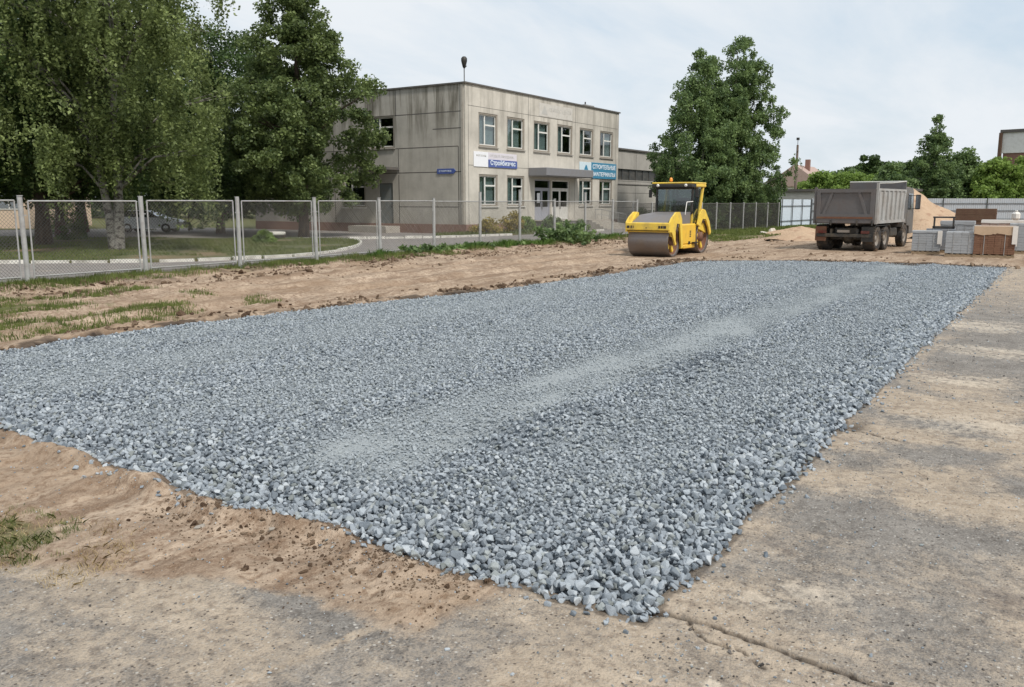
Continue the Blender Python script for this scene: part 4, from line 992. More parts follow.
w.obj('side_wall', M['wall_shaded'], bl)
MB().box(.34, LY - .3, 0, LX, LY, HT_ - .01).obj('back_wall', M['wall_shaded'], bl)
MB().box(LX - .3, .34, 0, LX, LY - .32, HT_ - .01).obj('end_wall', M['wall_shaded'], bl)
MB().box(-.006, -.006, .0, LX - .1, -.0, .01).obj('base_trim', M['plinth'], bl)
p = MB(); p.box(-.05, -.05, -.1, 7.9, -.0, .66); p.box(-.05, .0, -.1, -.0, LY, .66); p.obj('plinth', M['plinth'], bl); MB().box(14.2, -.05, -.1, LX, 0, .66).obj('plinth', M['plinth'], bl)
c = MB(); c.box(-.10, -.10, HT_, LX + .1, .42, HT_ + .10); c.box(-.10, .42, HT_, .42, LY + .1, HT_ + .10); c.box(LX - .42, .42, HT_, LX + .1, LY + .1, HT_ + .1); c.box(.42, LY - .3, HT_, LX - .42, LY + .1, HT_ + .1); c.obj('parapet_cap', M['roofing'], bl)
MB().box(.33, .33, 8.6, LX - .31, LY - .31, 8.75).obj('roof', M['roofing'], bl)
fl = MB(); fl.box(.33, .33, 4.55, LX - .31, LY - .31, 4.75); fl.box(.33, .33, .3, LX - .31, LY - .31, .7); fl.box(.34, 5.2, .71, LX - .32, 5.35, 4.54); fl.box(.34, 5.2, 4.76, LX - .32, 5.35, 8.59); fl.box(4.2, .34, .71, 4.3, 5.19, 4.54); fl.box(4.2, .34, 4.76, 4.3, 5.19, 8.59); fl.obj('inner_floor', M['room'], bl)
# panel joints
j = MB()
for x in (.34, 7.55, 14.4, 21.5): 
    for z0, z1 in ((.67, 4.42), (4.46, 9.44)):
        if x in (7.55,) or x > 14 or x < 1: j.box(x - .018, -.004, z0, x + .018, -.0005, z1)
for z in (8.15,): j.box(.3, -.004, z - .014, LX - .3, -.0005, z + .014)
j.box(.3, -.004, 4.44 - .014, 8.3, -.0005, 4.44 + .014)
for y, z0, z1 in ((.55, .67, 5.6), (5.55, 4.0, 5.6), (5.7, 7.75, 9.4), (11.5, .67, 9.4), (5.55, .67, 3.9)): j.box(-.004, y - .03, z0, -.0005, y + .03, z1)
for z, y0, y1 in ((7.78, .2, 5.8), (6.75, .3, 2.6), (5.62, .55, 20), (4.02, .2, 20), (1.78, .55, 5.6)): j.box(-.004, y0, z - .028, -.0005, y1, z + .028)
j.obj('panel_joint', M['roofing'], bl)
MB().box(-.06, .12, .7, -.0, .30, 9.4).obj('corner_pipe', M['concrete'], bl)
def window(u0, u1, z0, z1, face, old=True, curt=1, seed=0, split=.36):
    """a timber window set back in its opening: wide surround, frame, narrow and wide light with top vent, curtain, glass"""
    rd = random.Random(seed); W = u1 - u0; Hh = z1 - z0
    def bx(b_, a, z, a2, z2, d0, d1):
        if face == 'front': b_.box(a, d0, z, a2, d1, z2)
        else: b_.box(d0, a, z, d1, a2, z2)
    fr = MB(); t = .06; e = .003
    for (a, z, a2, z2) in ((u0 + e, z0 + e, u0 + .13, z1 - e), (u1 - .13, z0 + e, u1 - e, z1 - e), (u0 + .13, z1 - .11, u1 - .13, z1 - e), (u0 + .13, z0 + e, u1 - .13, z0 + .12)): bx(fr, a, z, a2, z2, .03, .24)
    f = fr.obj('window', M['oldframe'], bl)
    a0, a1, b0, b1 = u0 + .13, u1 - .13, z0 + .12, z1 - .11; w_ = MB(); s = a0 + (a1 - a0) * (split if face == 'front' else 1 - split); v = b1 - (b1 - b0) * .33
    for (a, z, a2, z2) in ((a0 + e, b0 + e, a0 + t, b1 - e), (a1 - t, b0 + e, a1 - e, b1 - e), (s - t * .9, b0 + e, s + t * .9, b1 - e), (a0 + t, b1 - t, s - t * .9, b1 - e), (s + t * .9, b1 - t, a1 - t, b1 - e), (a0 + t, b0 + e, s - t * .9, b0 + t), (s + t * .9, b0 + e, a1 - t, b0 + t)): bx(w_, a, z, a2, z2, .10, .18)
    wide = (s + t * .9, a1 - t) if face == 'front' else (a0 + t, s - t * .9)
    bx(w_, wide[0], v - .05, wide[1], v + .05, .10, .18)
    w_.obj('frame', M['frame'], f)
    g_ = MB(); bx(g_, a0 + .02, b0 + .02, a1 - .02, b1 - .02, .136, .146); g_.obj('pane', M['glass'], f)
    if curt:
        cb = MB(); n = 26; cw = (a1 - a0) * curt; st_ = a0 + .02 if rd.random() < .5 else a1 - cw - .02
        pts = [(st_ + cw * i / n, .30 + .02 * math.sin(i * 1.9 + seed)) for i in range(n + 1)]
        vs = []; 
        for zz in (b0 + .05, b1): vs += [(x, d, zz) if face == 'front' else (d, x, zz) for x, d in pts]
        cb.add(vs, [(i, i + 1, i + n + 2, i + n + 1) for i in range(n)], True); cb.obj('curtain', M['curtain'], f)
    sl = MB(); bx(sl, u0 - .05, z0 - .05, u1 + .05, z0 + .003, -.10, .03); sl.obj('sill', M['sill'] if z0 > 4 else M['frame'], f)
for i, (a, b) in enumerate(UW): window(a, b, 5.66, 7.82, 'front', curt=(.95, .9, .95, .6, .45, .5)[i], seed=i)
for i in (0, 1, 4, 5): window(UW[i][0], UW[i][1], 1.80, 3.90, 'front', curt=(.8, .75, 0, 0, .9, .6)[i], seed=10 + i)
for i, (a, b, z, z2) in enumerate((side[0], side[1], side[3], side[4])): window(a, b, z, z2, 'side', curt=(.3, 0, 0, 0)[i], seed=20 + i)
# entrance doors
def leaf_door(u0, u1, leaves, mat):
    f = MB(); z0, z1 = .78, 3.72; t = .09
    for (a, z, a2, z2) in ((u0, z0, u0 + t, z1), (u1 - t, z0, u1, z1), (u0 + t, z1 - t, u1 - t, z1), (u0 + t, 3.05, u1 - t, 3.13)): f.box(a + .003, .08, z, a2 - .003, .2, z2 - .003)
    o = f.obj('door_frame', mat, bl)
    MB().box(u0 + t, .13, 3.14, u1 - t, .14, z1 - t - .01).obj('transom_pane', M['glass'], o)
    w = (u1 - u0 - 2 * t) / leaves
    for k in range(leaves):
        a = u0 + t + k * w; d = MB(); d.box(a + .01, .11, .8, a + w - .01, .15, 1.75); d.box(a + .01, .11, 2.9, a + w - .01, .15, 3.04); d.box(a + .01, .11, 1.75, a + .13, .15, 2.9); d.box(a + w - .13, .11, 1.75, a + w - .01, .15, 2.9)
        q = d.obj('door', mat, bl); MB().box(a + .13, .125, 1.75, a + w - .13, .135, 2.9).obj('pane', M['glass'], q)
        MB().tube([(a + w - .07 if k == 0 else a + .07, .06, 1.55), (a + w - .07 if k == 0 else a + .07, .06, 1.95)], .015, 8).obj('handle', M['dark_steel'], q)
leaf_door(8.45, 10.72, 2, M['door']); leaf_door(10.95, 13.6, 2, M['frame'])
MB().box(8.95, .10, 2.05, 9.35, .108, 2.75).obj('notice', M['signw'], bl)
# canopy, porch, steps, ramp with rail
c = MB(); c.box(7.6, -1.5, 3.95, 14.65, -.003, 4.5, ch=.02); c.obj('entrance_canopy', M['canopy'], bl)
c = MB(); c.box(7.6, -1.45, 3.90, 14.6, -.01, 3.948); c.obj('canopy_soffit', M['dark_concrete'], bl)
MB().box(7.9, -2.0, 0, 13.0, -.003, .74).obj('porch', M['dark_concrete'], bl)
MB().box(7.85, -2.05, .742, 14.2, -.005, .78).obj('porch_slab', M['concrete'], bl)
s = MB()
for k in range(5): s.box(13.02, -2.0 - .32 * k - .32, 0, 16.2, -2.0 - .32 * k - (0.003 if k else -.0), .74 - .148 * k)
s.box(13.02, -2.0, 0, 14.2, -.055, .738); s.obj('step', M['concrete'], bl)
r_ = MB(); r_.prism([(14.22, 0), (14.22, .74), (15.4, .74), (20.2, .3), (20.2, 0)], -1.9, -1.72); r_.prism([(14.22, 0), (14.22, .6), (15.4, .6), (20.2, .1), (20.2, 0)], -1.719, -.9); r_.obj('ramp', M['concrete'], bl)
h = MB()
for x in (14.5, 15.6, 17.0, 18.5, 20.1): h.tube([(x, -1.8, .3), (x, -1.8, 1.55 - max(0, (x - 15.4)) * .1)], .022, 8)
h.tube([(14.5, -1.8, 1.55), (15.5, -1.8, 1.54), (20.1, -1.8, 1.08)], .028, 8); h.tube([(14.5, -1.8, 1.15), (15.5, -1.8, 1.14), (20.1, -1.8, .7)], .016, 8); h.obj('handrail', M['galv'], bl)
# side door and its little canopy
d = MB(); d.box(.08, 6.12, .68, .16, 7.33, 3.34); q = d.obj('side_door', M['door_dark'], bl); MB().box(.05, 6.25, 1.7, .08, 6.3, 1.95).obj('handle', M['dark_steel'], q)
MB().box(-1.3, 5.5, 4.22, -.003, 9.0, 4.40).obj('side_canopy', M['roofing'], bl); MB().box(-1.5, 5.5, .0, -.055, 8.9, .5).obj('side_step', M['concrete'], bl)
# roof things
lm = empty('roof_lamp', (BX + .12, BY + .12, HT_ + .1), 0, 'small lamp on a thin mast at the roof corner of the concrete building', 'lamp')
MB().tube([(0, 0, 0), (0, 0, .85)], .03, 8).obj('mast', M['dark_steel'], lm); MB().lathe([(.02, .78), (.10, .9), (.19, 1.25), (.19, 1.42), (.1, 1.52), (.0, 1.54)], (0, 0, 0), 'z', 16).obj('lamp_head', M['black'], lm); MB().tube([(0, 0, .8), (.0, -.2, .95)], .02, 6).obj('bracket', M['dark_steel'], lm)
vb = empty('roof_vent', (BX + 18.6, BY + 1.6, 8.45), 0, 'pale sheet-metal vent box on the flat roof near its right end', 'vent')
MB().box(-.7, -.5, 0, .7, .5, 1.35, ch=.03).obj('housing', M['white'], vb); MB().box(-.8, -.6, 1.35, .8, .6, 1.43).obj('cap', M['galv'], vb); MB().tube([(.35, 0, 1.43), (.35, 0, 1.75)], .06, 8).obj('pipe', M['dark_steel'], vb)
# signs on the facade
s1 = empty('shop_sign', (BX + .87, BY, 4.35), 0, 'long white board with a blue name strip above the left ground-floor windows', 'sign')
MB().box(0, -.05, .02, 1.62, -.006, .98, ch=.006).obj('white_board', M['signw'], s1); b2 = MB().box(1.625, -.048, .52, 5.1, -.008, .98, ch=.006).obj('pale_board', paint('pale_lilac_board', (.66, .63, .68), .5, dirt_amt=.1), s1)
MB().box(1.66, -.07, .02, 5.14, -.006, .515, ch=.01).obj('blue_board', M['blue'], s1)
text_mesh('lettering', 'Стройбизнес', .42, M['lettering'], s1, (1.85, -.076, .10), FACE_FRONT, 3.05, bold=.008)
text_mesh('lettering', 'магазин', .22, M['faded'], s1, (.25, -.055, .64), FACE_FRONT, 1.1); text_mesh('lettering', 'ОТДЕЛ ПРОДАЖ', .2, M['faded'], s1, (1.8, -.055, .66), FACE_FRONT, 2.9)
s2 = empty('shop_sign', (BX + 15.1, BY, 4.0), 0, 'teal board with two rows of white letters right of the canopy', 'sign')
MB().box(0, -.05, .02, 1.95, -.006, 1.22, ch=.006).obj('logo_board', paint('pale_blue_board', (.62, .74, .80), .45, dirt_amt=.06), s2)
MB().prism([(.55, .35), (1.0, 1.0), (1.15, 1.0), (1.6, .35), (1.25, .35), (1.05, .68), (.85, .35)], -.058, -.051).obj('logo', M['teal'], s2)
MB().box(1.96, -.07, -.02, 6.45, -.006, 1.24, ch=.01).obj('teal_board', M['teal'], s2)
text_mesh('lettering', 'СТРОИТЕЛЬНЫЕ', .46, M['lettering'], s2, (2.15, -.078, .66), FACE_FRONT, 4.1, bold=.012); text_mesh('lettering', 'МАТЕРИАЛЫ', .42, M['lettering'], s2, (2.3, -.078, .10), FACE_FRONT, 3.9, bold=.012)
s3 = empty('faded_banner', (BX + 9.0, BY, 8.2), 0, 'faded illegible banner below the parapet in the middle of the facade', 'banner')
MB().box(0, -.02, 0, 4.9, -.006, .92).obj('board', paint('faded_board', (.56, .535, .49), .7, dirt_amt=.3), s3)
MB().prism([(.3, .15), (.75, .78), (1.2, .15)], -.026, -.021).obj('emblem', M['faded'], s3); text_mesh('lettering', 'СЕРВИС ЦЕНТР', .36, M['faded'], s3, (1.4, -.022, .34), FACE_FRONT, 3.3)
s4 = empty('arrow_sign', (BX, BY + .75, 3.9), 0, 'small blue arrow-shaped direction sign on the side wall near the corner', 'sign')
MB().prism([(0, .17), (.16, .33), (1.5, .33), (1.5, .0), (.16, .0)], -.05, -.008, 'x').obj('board', M['blue'], s4)
text_mesh('lettering', 'стоянка', .2, M['lettering'], s4, (-.054, 1.35, .08), FACE_SIDE, 1.0)
# low wing
wg = empty('annex_building', (66.5, 33.6, 0), 0, 'low concrete annex with a dark ribbon window joined to the right of the main building', 'building')
wr = [(.6, 30, 4.05, 5.02), (14, 17.5, .1, 3.2), (20, 23.5, .1, 3.2)]
w = MB()
for (a, b, z, z2) in wall_open(wr, 32, 6.66): w.box(a, 0, z, b, .3, z2)
w.obj('front_wall', M['wall_wing'], wg); MB().box(.0, .31, 0, 32, 14, 3.9).obj('inner_block', M['room'], wg); MB().box(0, .31, 6.3, 32, 14, 6.5).obj('ceiling_slab', M['room'], wg); MB().box(-.05, -.15, 6.66, 32.2, 14.2, 6.80).obj('roof', M['roofing'], wg)
w = MB()
for k in range(20): w.box(.6 + k * 1.47, .1, 4.05, .66 + k * 1.47, .16, 5.02)
w.obj('window', M['rail_dark'], wg); MB().box(.6, .17, 4.06, 30, .18, 5.01).obj('pane', paint('dusty_dark_glazing', (.045, .045, .042), .45, dirt=(.16, .14, .12), dirt_amt=.6, var=.3), wg)
for x in (14, 20): MB().box(x + .02, .1, .1, x + 3.48, .18, 3.18).obj('garage_door', M['cab'], wg)
j = MB()
for z in (1.6, 2.9, 3.95): j.box(0, -.004, z - .02, 13.9, -.0005, z + .02)
for x in (6.2, 12.4): j.box(x - .02, -.004, 0, x + .02, -.0005, 6.6)
j.box(0, -.05, 3.62, 13.5, -.005, 3.70); j.obj('panel_joint', M['roofing'], wg)
# houses far away
def house(label, x, y, rz, L, Wd, hw, hr, wallm, roofm, wins, name='house'):
    h = empty(name, (x, y, 0), rz, label, 'house')
    MB().box(0, 0, 0, L, Wd, hw).obj('wall', wallm, h)
    if hr > 0:
        MB().prism([(-.4, hw - .05), (Wd / 2, hw + hr), (Wd + .4, hw - .05)], -.4, L + .4, 'x').obj('roof', roofm, h)
        ch = MB().box(L * .3, Wd * .35, hw + hr * .5, L * .3 + .7, Wd * .35 + .7, hw + hr + .9).obj('chimney', M['brickwall'], h)
    else: MB().box(-.3, -.3, hw, L + .3, Wd + .3, hw + .35).obj('roof', roofm, h)
    for (u, z, ww, hh, fc) in wins:
        b_ = MB()
        if fc == 'f': b_.box(u, -.06, z, u + ww, -.003, z + hh)
        else: b_.box(-.06, u, z, -.003, u + ww, z + hh)
        o = b_.obj('window', M['frame'], h); g_ = MB()
        for s_ in (0, 1):
            a, b2 = u + .1 + s_ * (ww - .1) / 2, u + (ww - .1) / 2 + s_ * (ww - .1) / 2
            g_.box(a, -.08, z + .1, b2, -.062, z + hh - .1) if fc == 'f' else g_.box(-.08, a, z + .1, -.062, b2, z + hh - .1)
        g_.obj('pane', M['mirror'], o)
    return h
house('far house with a faded red gable roof between the middle birches and the truck', 140, 32.6, 0, 12, 9.0, 4.6, 3.4, M['pinkwall'], M['rooftile'], [(1.5, 1.8, 1.2, 1.5, 's'), (5.5, 1.8, 1.2, 1.5, 's'), (3, 1.8, 1.5, 1.5, 'f'), (7, 1.8, 1.5, 1.5, 'f')])
hb = empty('brick_building', (124.0, 7.4, 0), R(-14), 'tall brick building with a pale top storey at the right edge of the photo', 'building')
MB().box(0, -14, 0, 16, 0, 8.1).obj('wall', M['brickwall'], hb); MB().box(-.15, -14.2, 8.1, 16.2, .15, 10.6).obj('top_storey', M['white'], hb); MB().box(-.4, -14.4, 10.6, 16.4, .4, 10.95).obj('roof', M['roofing'], hb)
for k in range(4): o = MB().box(-.06, -3.4 - 3 * k, 3.2, -.003, -1.9 - 3 * k, 5).obj('window', M['frame'], hb); MB().box(-.08, -3.3 - 3 * k, 3.3, -.062, -2.0 - 3 * k, 4.9).obj('pane', M['mirror'], o)
MB().box(-.45, .15, 0, .0, .5, 10.6).obj('corner_pier', M['oldwood'], hb)
house('long cream single-storey house behind the lawn trees at the far left', 22.0, 92, R(-57), 27, 9, 3.3, 1.6, M['cream'], M['rooftile'], [(3 + 4.2 * k, 1.5, 1.9, 1.3, 'f') for k in range(6)])
pl = empty('utility_pole', (92.4, 24.3, 0), R(20), 'weathered pole standing above the garage between the birches and the truck', 'pole')
MB().tube([(0, 0, 0), (.15, 0, 8.0)], [.17, .11], 10).obj('shaft', M['pole'], pl); MB().tube([(.15, 0, 8.0), (.15, 0, 8.5)], .03, 6).obj('spike', M['dark_steel'], pl); MB().tube([(.15, 0, 8.5), (.15, 0, 8.75)], .16, 8).obj('insulator', M['black'], pl); MB().box(-.6, -.05, 7.3, .7, .05, 7.4).obj('crossarm', M['pole'], pl)

# ------------------------------------------------------------------ vehicles
def wheel(parent, x, y, r, w, z=None, name='wheel', out=1, tyre='rubber', lugs=True):
    z = r if z is None else z; o = out
    hw = w / 2
    t = MB(); t.lathe([(r * .56, -hw * .8), (r * .9, -hw), (r * .985, -hw * .82), (r, -hw * .5), (r, hw * .5), (r * .985, hw * .82), (r * .9, hw), (r * .56, hw * .8)], (x, y, z), 'y', 36)
    if lugs:
        for k in range(26):
            a = 2 * PI * k / 26; c, s = math.cos(a), math.sin(a)
            for sg in (-1, 1):
                p = []
                for (da, rr) in ((-.05, r * .985), (.05, r * .985), (.05, r * 1.018), (-.05, r * 1.018)): p.append((x + math.cos(a + da) * rr, z + math.sin(a + da) * rr))
                t.prism(p, y + sg * hw * .30, y + sg * hw * .92)
    tt = t.obj(name, M[tyre], parent)
    m = MB(); m.lathe([(r * .58, -o * hw * .7), (r * .6, o * hw * .78), (r * .55, o * hw * .80), (r * .5, o * hw * .35), (r * .28, o * hw * .25), (r * .24, o * hw * .65), (0.001, o * hw * .68)], (x, y, z), 'y', 28)
    for k in range(8): a = 2 * PI * k / 8; m.tube([(x + math.cos(a) * r * .38, y + o * hw * .2, z + math.sin(a) * r * .38), (x + math.cos(a) * r * .38, y + o * hw * .42, z + math.sin(a) * r * .38)], r * .035, 6)
    m.obj('rim', M['rim'], tt); return tt
# tipper truck: x forward, right side is -y, rear face at x = 0
tk = empty('dump_truck', (38.75, 8.05, 0), R(-5), 'grey dusty three-axle tipper truck seen from behind, parked beyond the gravel', 'truck')
Wt = 1.27
ch = MB()
for s in (-1, 1): ch.box(.35, s * .42 - .05, .72, 6.6, s * .42 + .05, 1.0)
for x in (.4, 1.4, 2.6, 4.0): ch.box(x, -.40, .74, x + .12, .40, .98)
for x in (.75, 2.05, 5.55): ch.tube([(x, -.95, .53), (x, .95, .53)], .09, 10); ch.lathe([(.05, -.25), (.22, -.15), (.26, 0), (.22, .15), (.05, .25)], (x, 0, .53), 'y', 14)
ch.box(3.1, -1.15, .55, 4.2, -.6, .95, ch=.05); ch.tube([(3.0, .8, .75), (4.3, .8, .75)], .26, 14)
ch.obj('chassis', M['dark_steel'], tk)
body = MB(); zb, zt = 1.17, 2.58; xf = 4.75
body.box(.10, -Wt, zb, xf, Wt, zb + .10); body.box(xf, -Wt, zb, xf + .08, Wt, 3.0)
body.obj('dump_body', M['truck'], tk)
for s in (-1, 1):
    sd_ = MB(); sd_.prism([(.09, zb + .1), (.09, zt), (xf - .01, zt), (xf - .35 + .34, zb + .1)], s * (Wt - .05), s * Wt)
    sd_.box(.05, s * (Wt - .07), zt, xf, s * (Wt + .04), zt + .09); sd_.box(.05, s * Wt + .001 * s, zb + .02, xf, s * (Wt + .05), zb + .16)
    for k in range(7):
        x = .12 + k * .70; x2 = x + (0 if k < 6 else -.25)
        sd_.prism([(x, zb + .17), (x + .10, zt - .002), (x + .24, zt - .002), (x + .14, zb + .17)] if k < 6 else [(x2 - .02, zb + .17), (x2 + .42, zt - .002), (x2 + .56, zt - .002), (x2 + .12, zb + .17)], s * (Wt + .001), s * (Wt + .07))
    sd_.obj('side_board', M['truck_lit'] if s < 0 else M['truck'], tk)
    MB().box(.0, s * (Wt + .02) - .05, zb, .1, s * (Wt + .02) + .05, 2.9 if s < 0 else 2.74).obj('corner_post', M['truck_lit'] if s < 0 else M['truck'], tk)
tg = MB(); tg.box(.0, -Wt + .04, zb + .06, .075, Wt - .04, zt + .04)
for (y0, y1, z0, z1) in ((-Wt + .06, Wt - .06, zt - .08, zt + .06), (-Wt + .06, Wt - .06, zb + .04, zb + .42), (-Wt + .06, -Wt + .22, zb + .42, zt - .08), (Wt - .22, Wt - .06, zb + .42, zt - .08)): tg.box(-.06, y0, z0, -.001, y1, z1)
tg.prism([(-.95, zb + .42), (-.62, zt - .08), (-.50, zt - .08), (-.83, zb + .42)], -.045, -.002, 'x'); tg.prism([(.95, zb + .42), (.62, zt - .08), (.50, zt - .08), (.83, zb + .42)], -.045, -.002, 'x')
tg.obj('tailgate', M['truck'], tk)
lip = MB(); lip.box(-.08, -Wt + .1, zb + .22, -.061, Wt - .1, zb + .30); lip.obj('dirt_ledge', M['rust'], tk)
for y in (-Wt + .1, Wt - .1, -.55, .55): MB().tube([(-.09, y, zb - .06), (-.09, y, zb + .16)], .035, 8).obj('hinge', M['dark_steel'], tk)
rl = MB(); rl.tube([(xf + .04, -Wt, 3.03), (xf + .04, Wt, 3.03)], .04, 8); rl.obj('headboard_rail', M['truck_rail'], tk)
for s in (-1,): MB().tube([(.05, s * Wt, 2.88), (xf * .5, s * Wt, 2.93), (xf + .02, s * Wt, 3.04)], .022, 6).obj('top_rail', M['truck_rail'], tk)
ub = MB(); ub.box(-.02, -1.16, .60, .07, 1.16, .74, ch=.01); ub.box(.07, -.6, .62, .5, -.5, .95); ub.box(.07, .5, .62, .5, .6, .95); ub.obj('rear_bumper', M['dark_steel'], tk)
for s in (-1, 1):
    wl = wheel(tk, .75, s * .98, .53, .52, out=s); wheel(tk, 2.05, s * .98, .53, .52, out=s); wheel(tk, 5.55, s * 1.02, .53, .32, out=s)
    MB().box(.02, s * .98 - .24, .42, .05, s * .98 + .24, 1.05).obj('mud_flap', M['rust'] if s > 0 else M['black'], tk)
    lt = MB().box(-.05, s * .9 - .17, .76, .0, s * .9 + .17, .88, ch=.01).obj('tail_light', M['redlens'], tk)
    MB().prism([(.12, 1.0), (.3, 1.12), (2.5, 1.12), (2.7, .95), (2.66, .92), (2.48, 1.08), (.32, 1.08), (.16, .97)], s * .72, s * 1.24).obj('mudguard', M['dark_steel'], tk)
MB().box(-.035, -.26, .80, -.022, .26, .91).obj('number_plate', M['rim'], tk)
cb = MB(); cb.prism([(4.95, .95), (4.95, 2.72), (5.2, 2.80), (6.45, 2.76), (6.62, 2.62), (6.85, 1.75), (6.9, .62), (6.2, .6), (6.12, .95), (5.9, 1.12), (5.25, 1.12), (5.02, .95)], -1.19, 1.19); cb.obj('cab', M['cab'], tk)
for s in (-1, 1):
    MB().prism([(5.65, 1.75), (5.65, 2.5), (6.45, 2.5), (6.66, 1.75)], s * 1.192, s * 1.21).obj('side_window', M['mirror'], tk); MB().box(5.6, s * 1.192, 1.0, 6.5, s * 1.2, 1.7).obj('cab_door', M['cab'], tk)
    mr = MB(); mr.box(6.55, s * 1.42 - .11, 1.75, 6.63, s * 1.42 + .11, 2.45, ch=.02); mr.tube([(6.5, s * 1.19, 2.4), (6.58, s * 1.42, 2.4)], .018, 6); mr.tube([(6.5, s * 1.19, 1.8), (6.58, s * 1.42, 1.8)], .018, 6); q = mr.obj('mirror', M['black'], tk); MB().box(6.544, s * 1.42 - .09, 1.8, 6.549, s * 1.42 + .09, 2.4).obj('mirror_glass', M['mirror'], q)
MB().box(6.70, -1.0, 1.8, 6.86, 1.0, 2.5).obj('windscreen', M['mirror'], tk)
MB().tube([(4.9, -.95, 1.1), (4.9, -.95, 2.9)], .07, 10).obj('exhaust', M['rust'], tk)

# tandem roller: x forward (faces -x of the site), left side of machine = -y of the site
ro = empty('road_roller', (32.55, 13.5, 0), PI, 'yellow tandem road roller with a glazed cab standing at the edge of the gravel', 'roller')
RW = .84
def drum(x, r):
    z = r; d = MB()
    d.lathe([(r * .86, -RW + .06), (r * .99, -RW), (r, -RW + .02), (r, RW - .02), (r * .99, RW), (r * .86, RW - .06)], (x, 0, z), 'y', 56)
    o = d.obj('drum', M['drum'], ro)
    for s in (-1, 1):
        h = MB(); h.lathe([(r * .86, s * (RW - .06)), (r * .83, s * (RW - .25)), (r * .3, s * (RW - .25)), (r * .28, s * (RW - .05)), (.001, s * (RW - .04))], (x, 0, z), 'y', 40)
        h.obj('drum_end', M['rust'], o)
        y = MB()
        for k in range(5):
            a = 2 * PI * k / 5 + .3; p = Vector((math.cos(a), math.sin(a))); q = Vector((-p.y, p.x)) * .06
            pts = [p * r * .2 + q, p * r * .2 - q, p * r * .84 - q * 1.3, p * r * .84 + q * 1.3]; y.prism([(x + v.x, z + v.y) for v in pts], s * (RW - .24), s * (RW - .16))
        y.lathe([(r * .26, s * (RW - .2)), (r * .26, s * (RW - .10)), (r * .16, s * (RW - .06)), (.001, s * (RW - .06))], (x, 0, z), 'y', 24); y.obj('hub', M['yellow'], o)
    return o
drum(1.55, .60); drum(-1.55, .68)
fb = MB(); fb.box(2.02, -.92, 1.02, 2.22, .92, 1.32, ch=.03); fb.box(1.98, -.86, .9, 2.04, .86, .99); o = fb.obj('front_beam', M['yellow'], ro)
mk = MB()
for (y0, y1) in ((-.86, -.74), (-.70, -.64), (-.60, -.57), (.46, .54), (.56, .64), (.66, .78)): mk.box(2.221, y0, 1.10, 2.226, y1, 1.20)
mk.box(2.221, -.06, 1.10, 2.226, -.02, 1.14); mk.obj('marking', M['black'], o)
hd = MB(); hd.prism([(2.02, 1.31), (1.3, 1.60), (-.33, 1.70), (-.33, 1.05), (1.0, 1.12), (2.02, 1.20)], -.74, .74); hd.obj('hood', M['hood'], ro)
for s in (-1, 1):
    sp = MB(); sp.prism([(2.2, .96), (2.2, 1.32), (1.98, 1.52), (1.55, 1.72), (1.22, 1.72), (1.0, 1.45), (.82, .34), (.98, .30), (1.20, 1.26), (1.5, 1.28), (1.62, 1.0), (1.60, .62), (1.50, .50), (1.60, .44), (1.72, .60), (1.98, .96)], s * .865, s * .925); sp.obj('drum_yoke', M['yellow'], ro)
    ear = MB(); ear.prism([(1.95, 1.3), (1.45, 1.70), (1.30, 1.70), (1.28, 1.56), (1.62, 1.30)], s * .78, s * .86); ear.obj('yoke_arm', M['yellow'], ro)
    rf = MB(); rf.prism([(-.72, 1.20), (-.95, 1.62), (-1.25, 1.82), (-1.5, 1.78), (-2.05, 1.30), (-2.28, .85), (-2.14, .74), (-1.96, 1.06), (-1.62, 1.40), (-1.25, 1.42), (-.95, 1.1)], s * .86, s * .93); rf.obj('rear_fender', M['yellow'], ro)
md = MB(); md.box(-.82, -.82, .42, .72, .82, 1.24, ch=.05); md.box(-.7, -.83, .26, .5, .83, .42, ch=.03); md.obj('body_panel', M['yellow_dark'], ro)
q = MB()
for s in (-1, 1):
    for (x, z, w_, h_) in ((-.25, .92, .14, .04), (-.25, .85, .14, .04), (-.25, .78, .14, .04), (-.25, .71, .14, .04), (-.2, .42, .22, .12)): q.box(x, s * .823, z, x + w_, s * .828, z + h_)
q.obj('decal', M['black'], ro)
rb = MB(); rb.prism([(-2.2, .8), (-2.2, 1.25), (-1.6, 1.45), (-.85, 1.45), (-.85, 1.1)], -.76, .76); rb.obj('engine_cover', M['yellow'], ro)
# cab
cf, cbk, cw, z0, z1 = -.35, -1.55, .80, 1.66, 2.86
cabf = MB(); 
for s in (-1, 1):
    cabf.prism([(cf + .02, z0), (cf - .05, z1 - .16), (cf - .13, z1 - .16), (cf - .06, z0)], s * (cw - .07), s * cw)
cabf.box(cf - .06, -cw, z0 - .05, cf + .02, cw, z0 + .06); cabf.box(cf - .12, -cw, z1 - .24, cf - .03, cw, z1 - .15)
cabf.obj('cab_front_frame', M['black'], ro)
cr_ = MB()
for s in (-1, 1):
    cr_.prism([(-.98, 1.2), (-1.44, z1 - .16), (-1.55, z1 - .16), (-1.12, 1.2)], s * (cw - .05), s * (cw + .03)); cr_.prism([(cf - .08, z0 - .45), (cf - .08, z0), (cf - .02, z0), (cf - .02, z0 - .45)], s * (cw - .06), s * cw)
cr_.box(-1.55, -cw, z1 - .24, -1.48, cw, z1 - .17); cr_.obj('cab_pillar', M['yellow'], ro)
rf = MB(); rf.box(-1.66, -cw - .08, z1 - .16, -.58, cw + .08, z1 - .035, ch=.03); rf.box(-1.66, -cw - .08, z1 - .034, -.12, cw + .08, z1 + .03, ch=.02); rf.obj('cab_roof', M['yellow'], ro); rf = MB(); rf.box(-.575, -cw - .07, z1 - .18, -.10, cw + .07, z1 - .037, ch=.03); r2 = rf.obj('roof_visor', M['black'], ro)
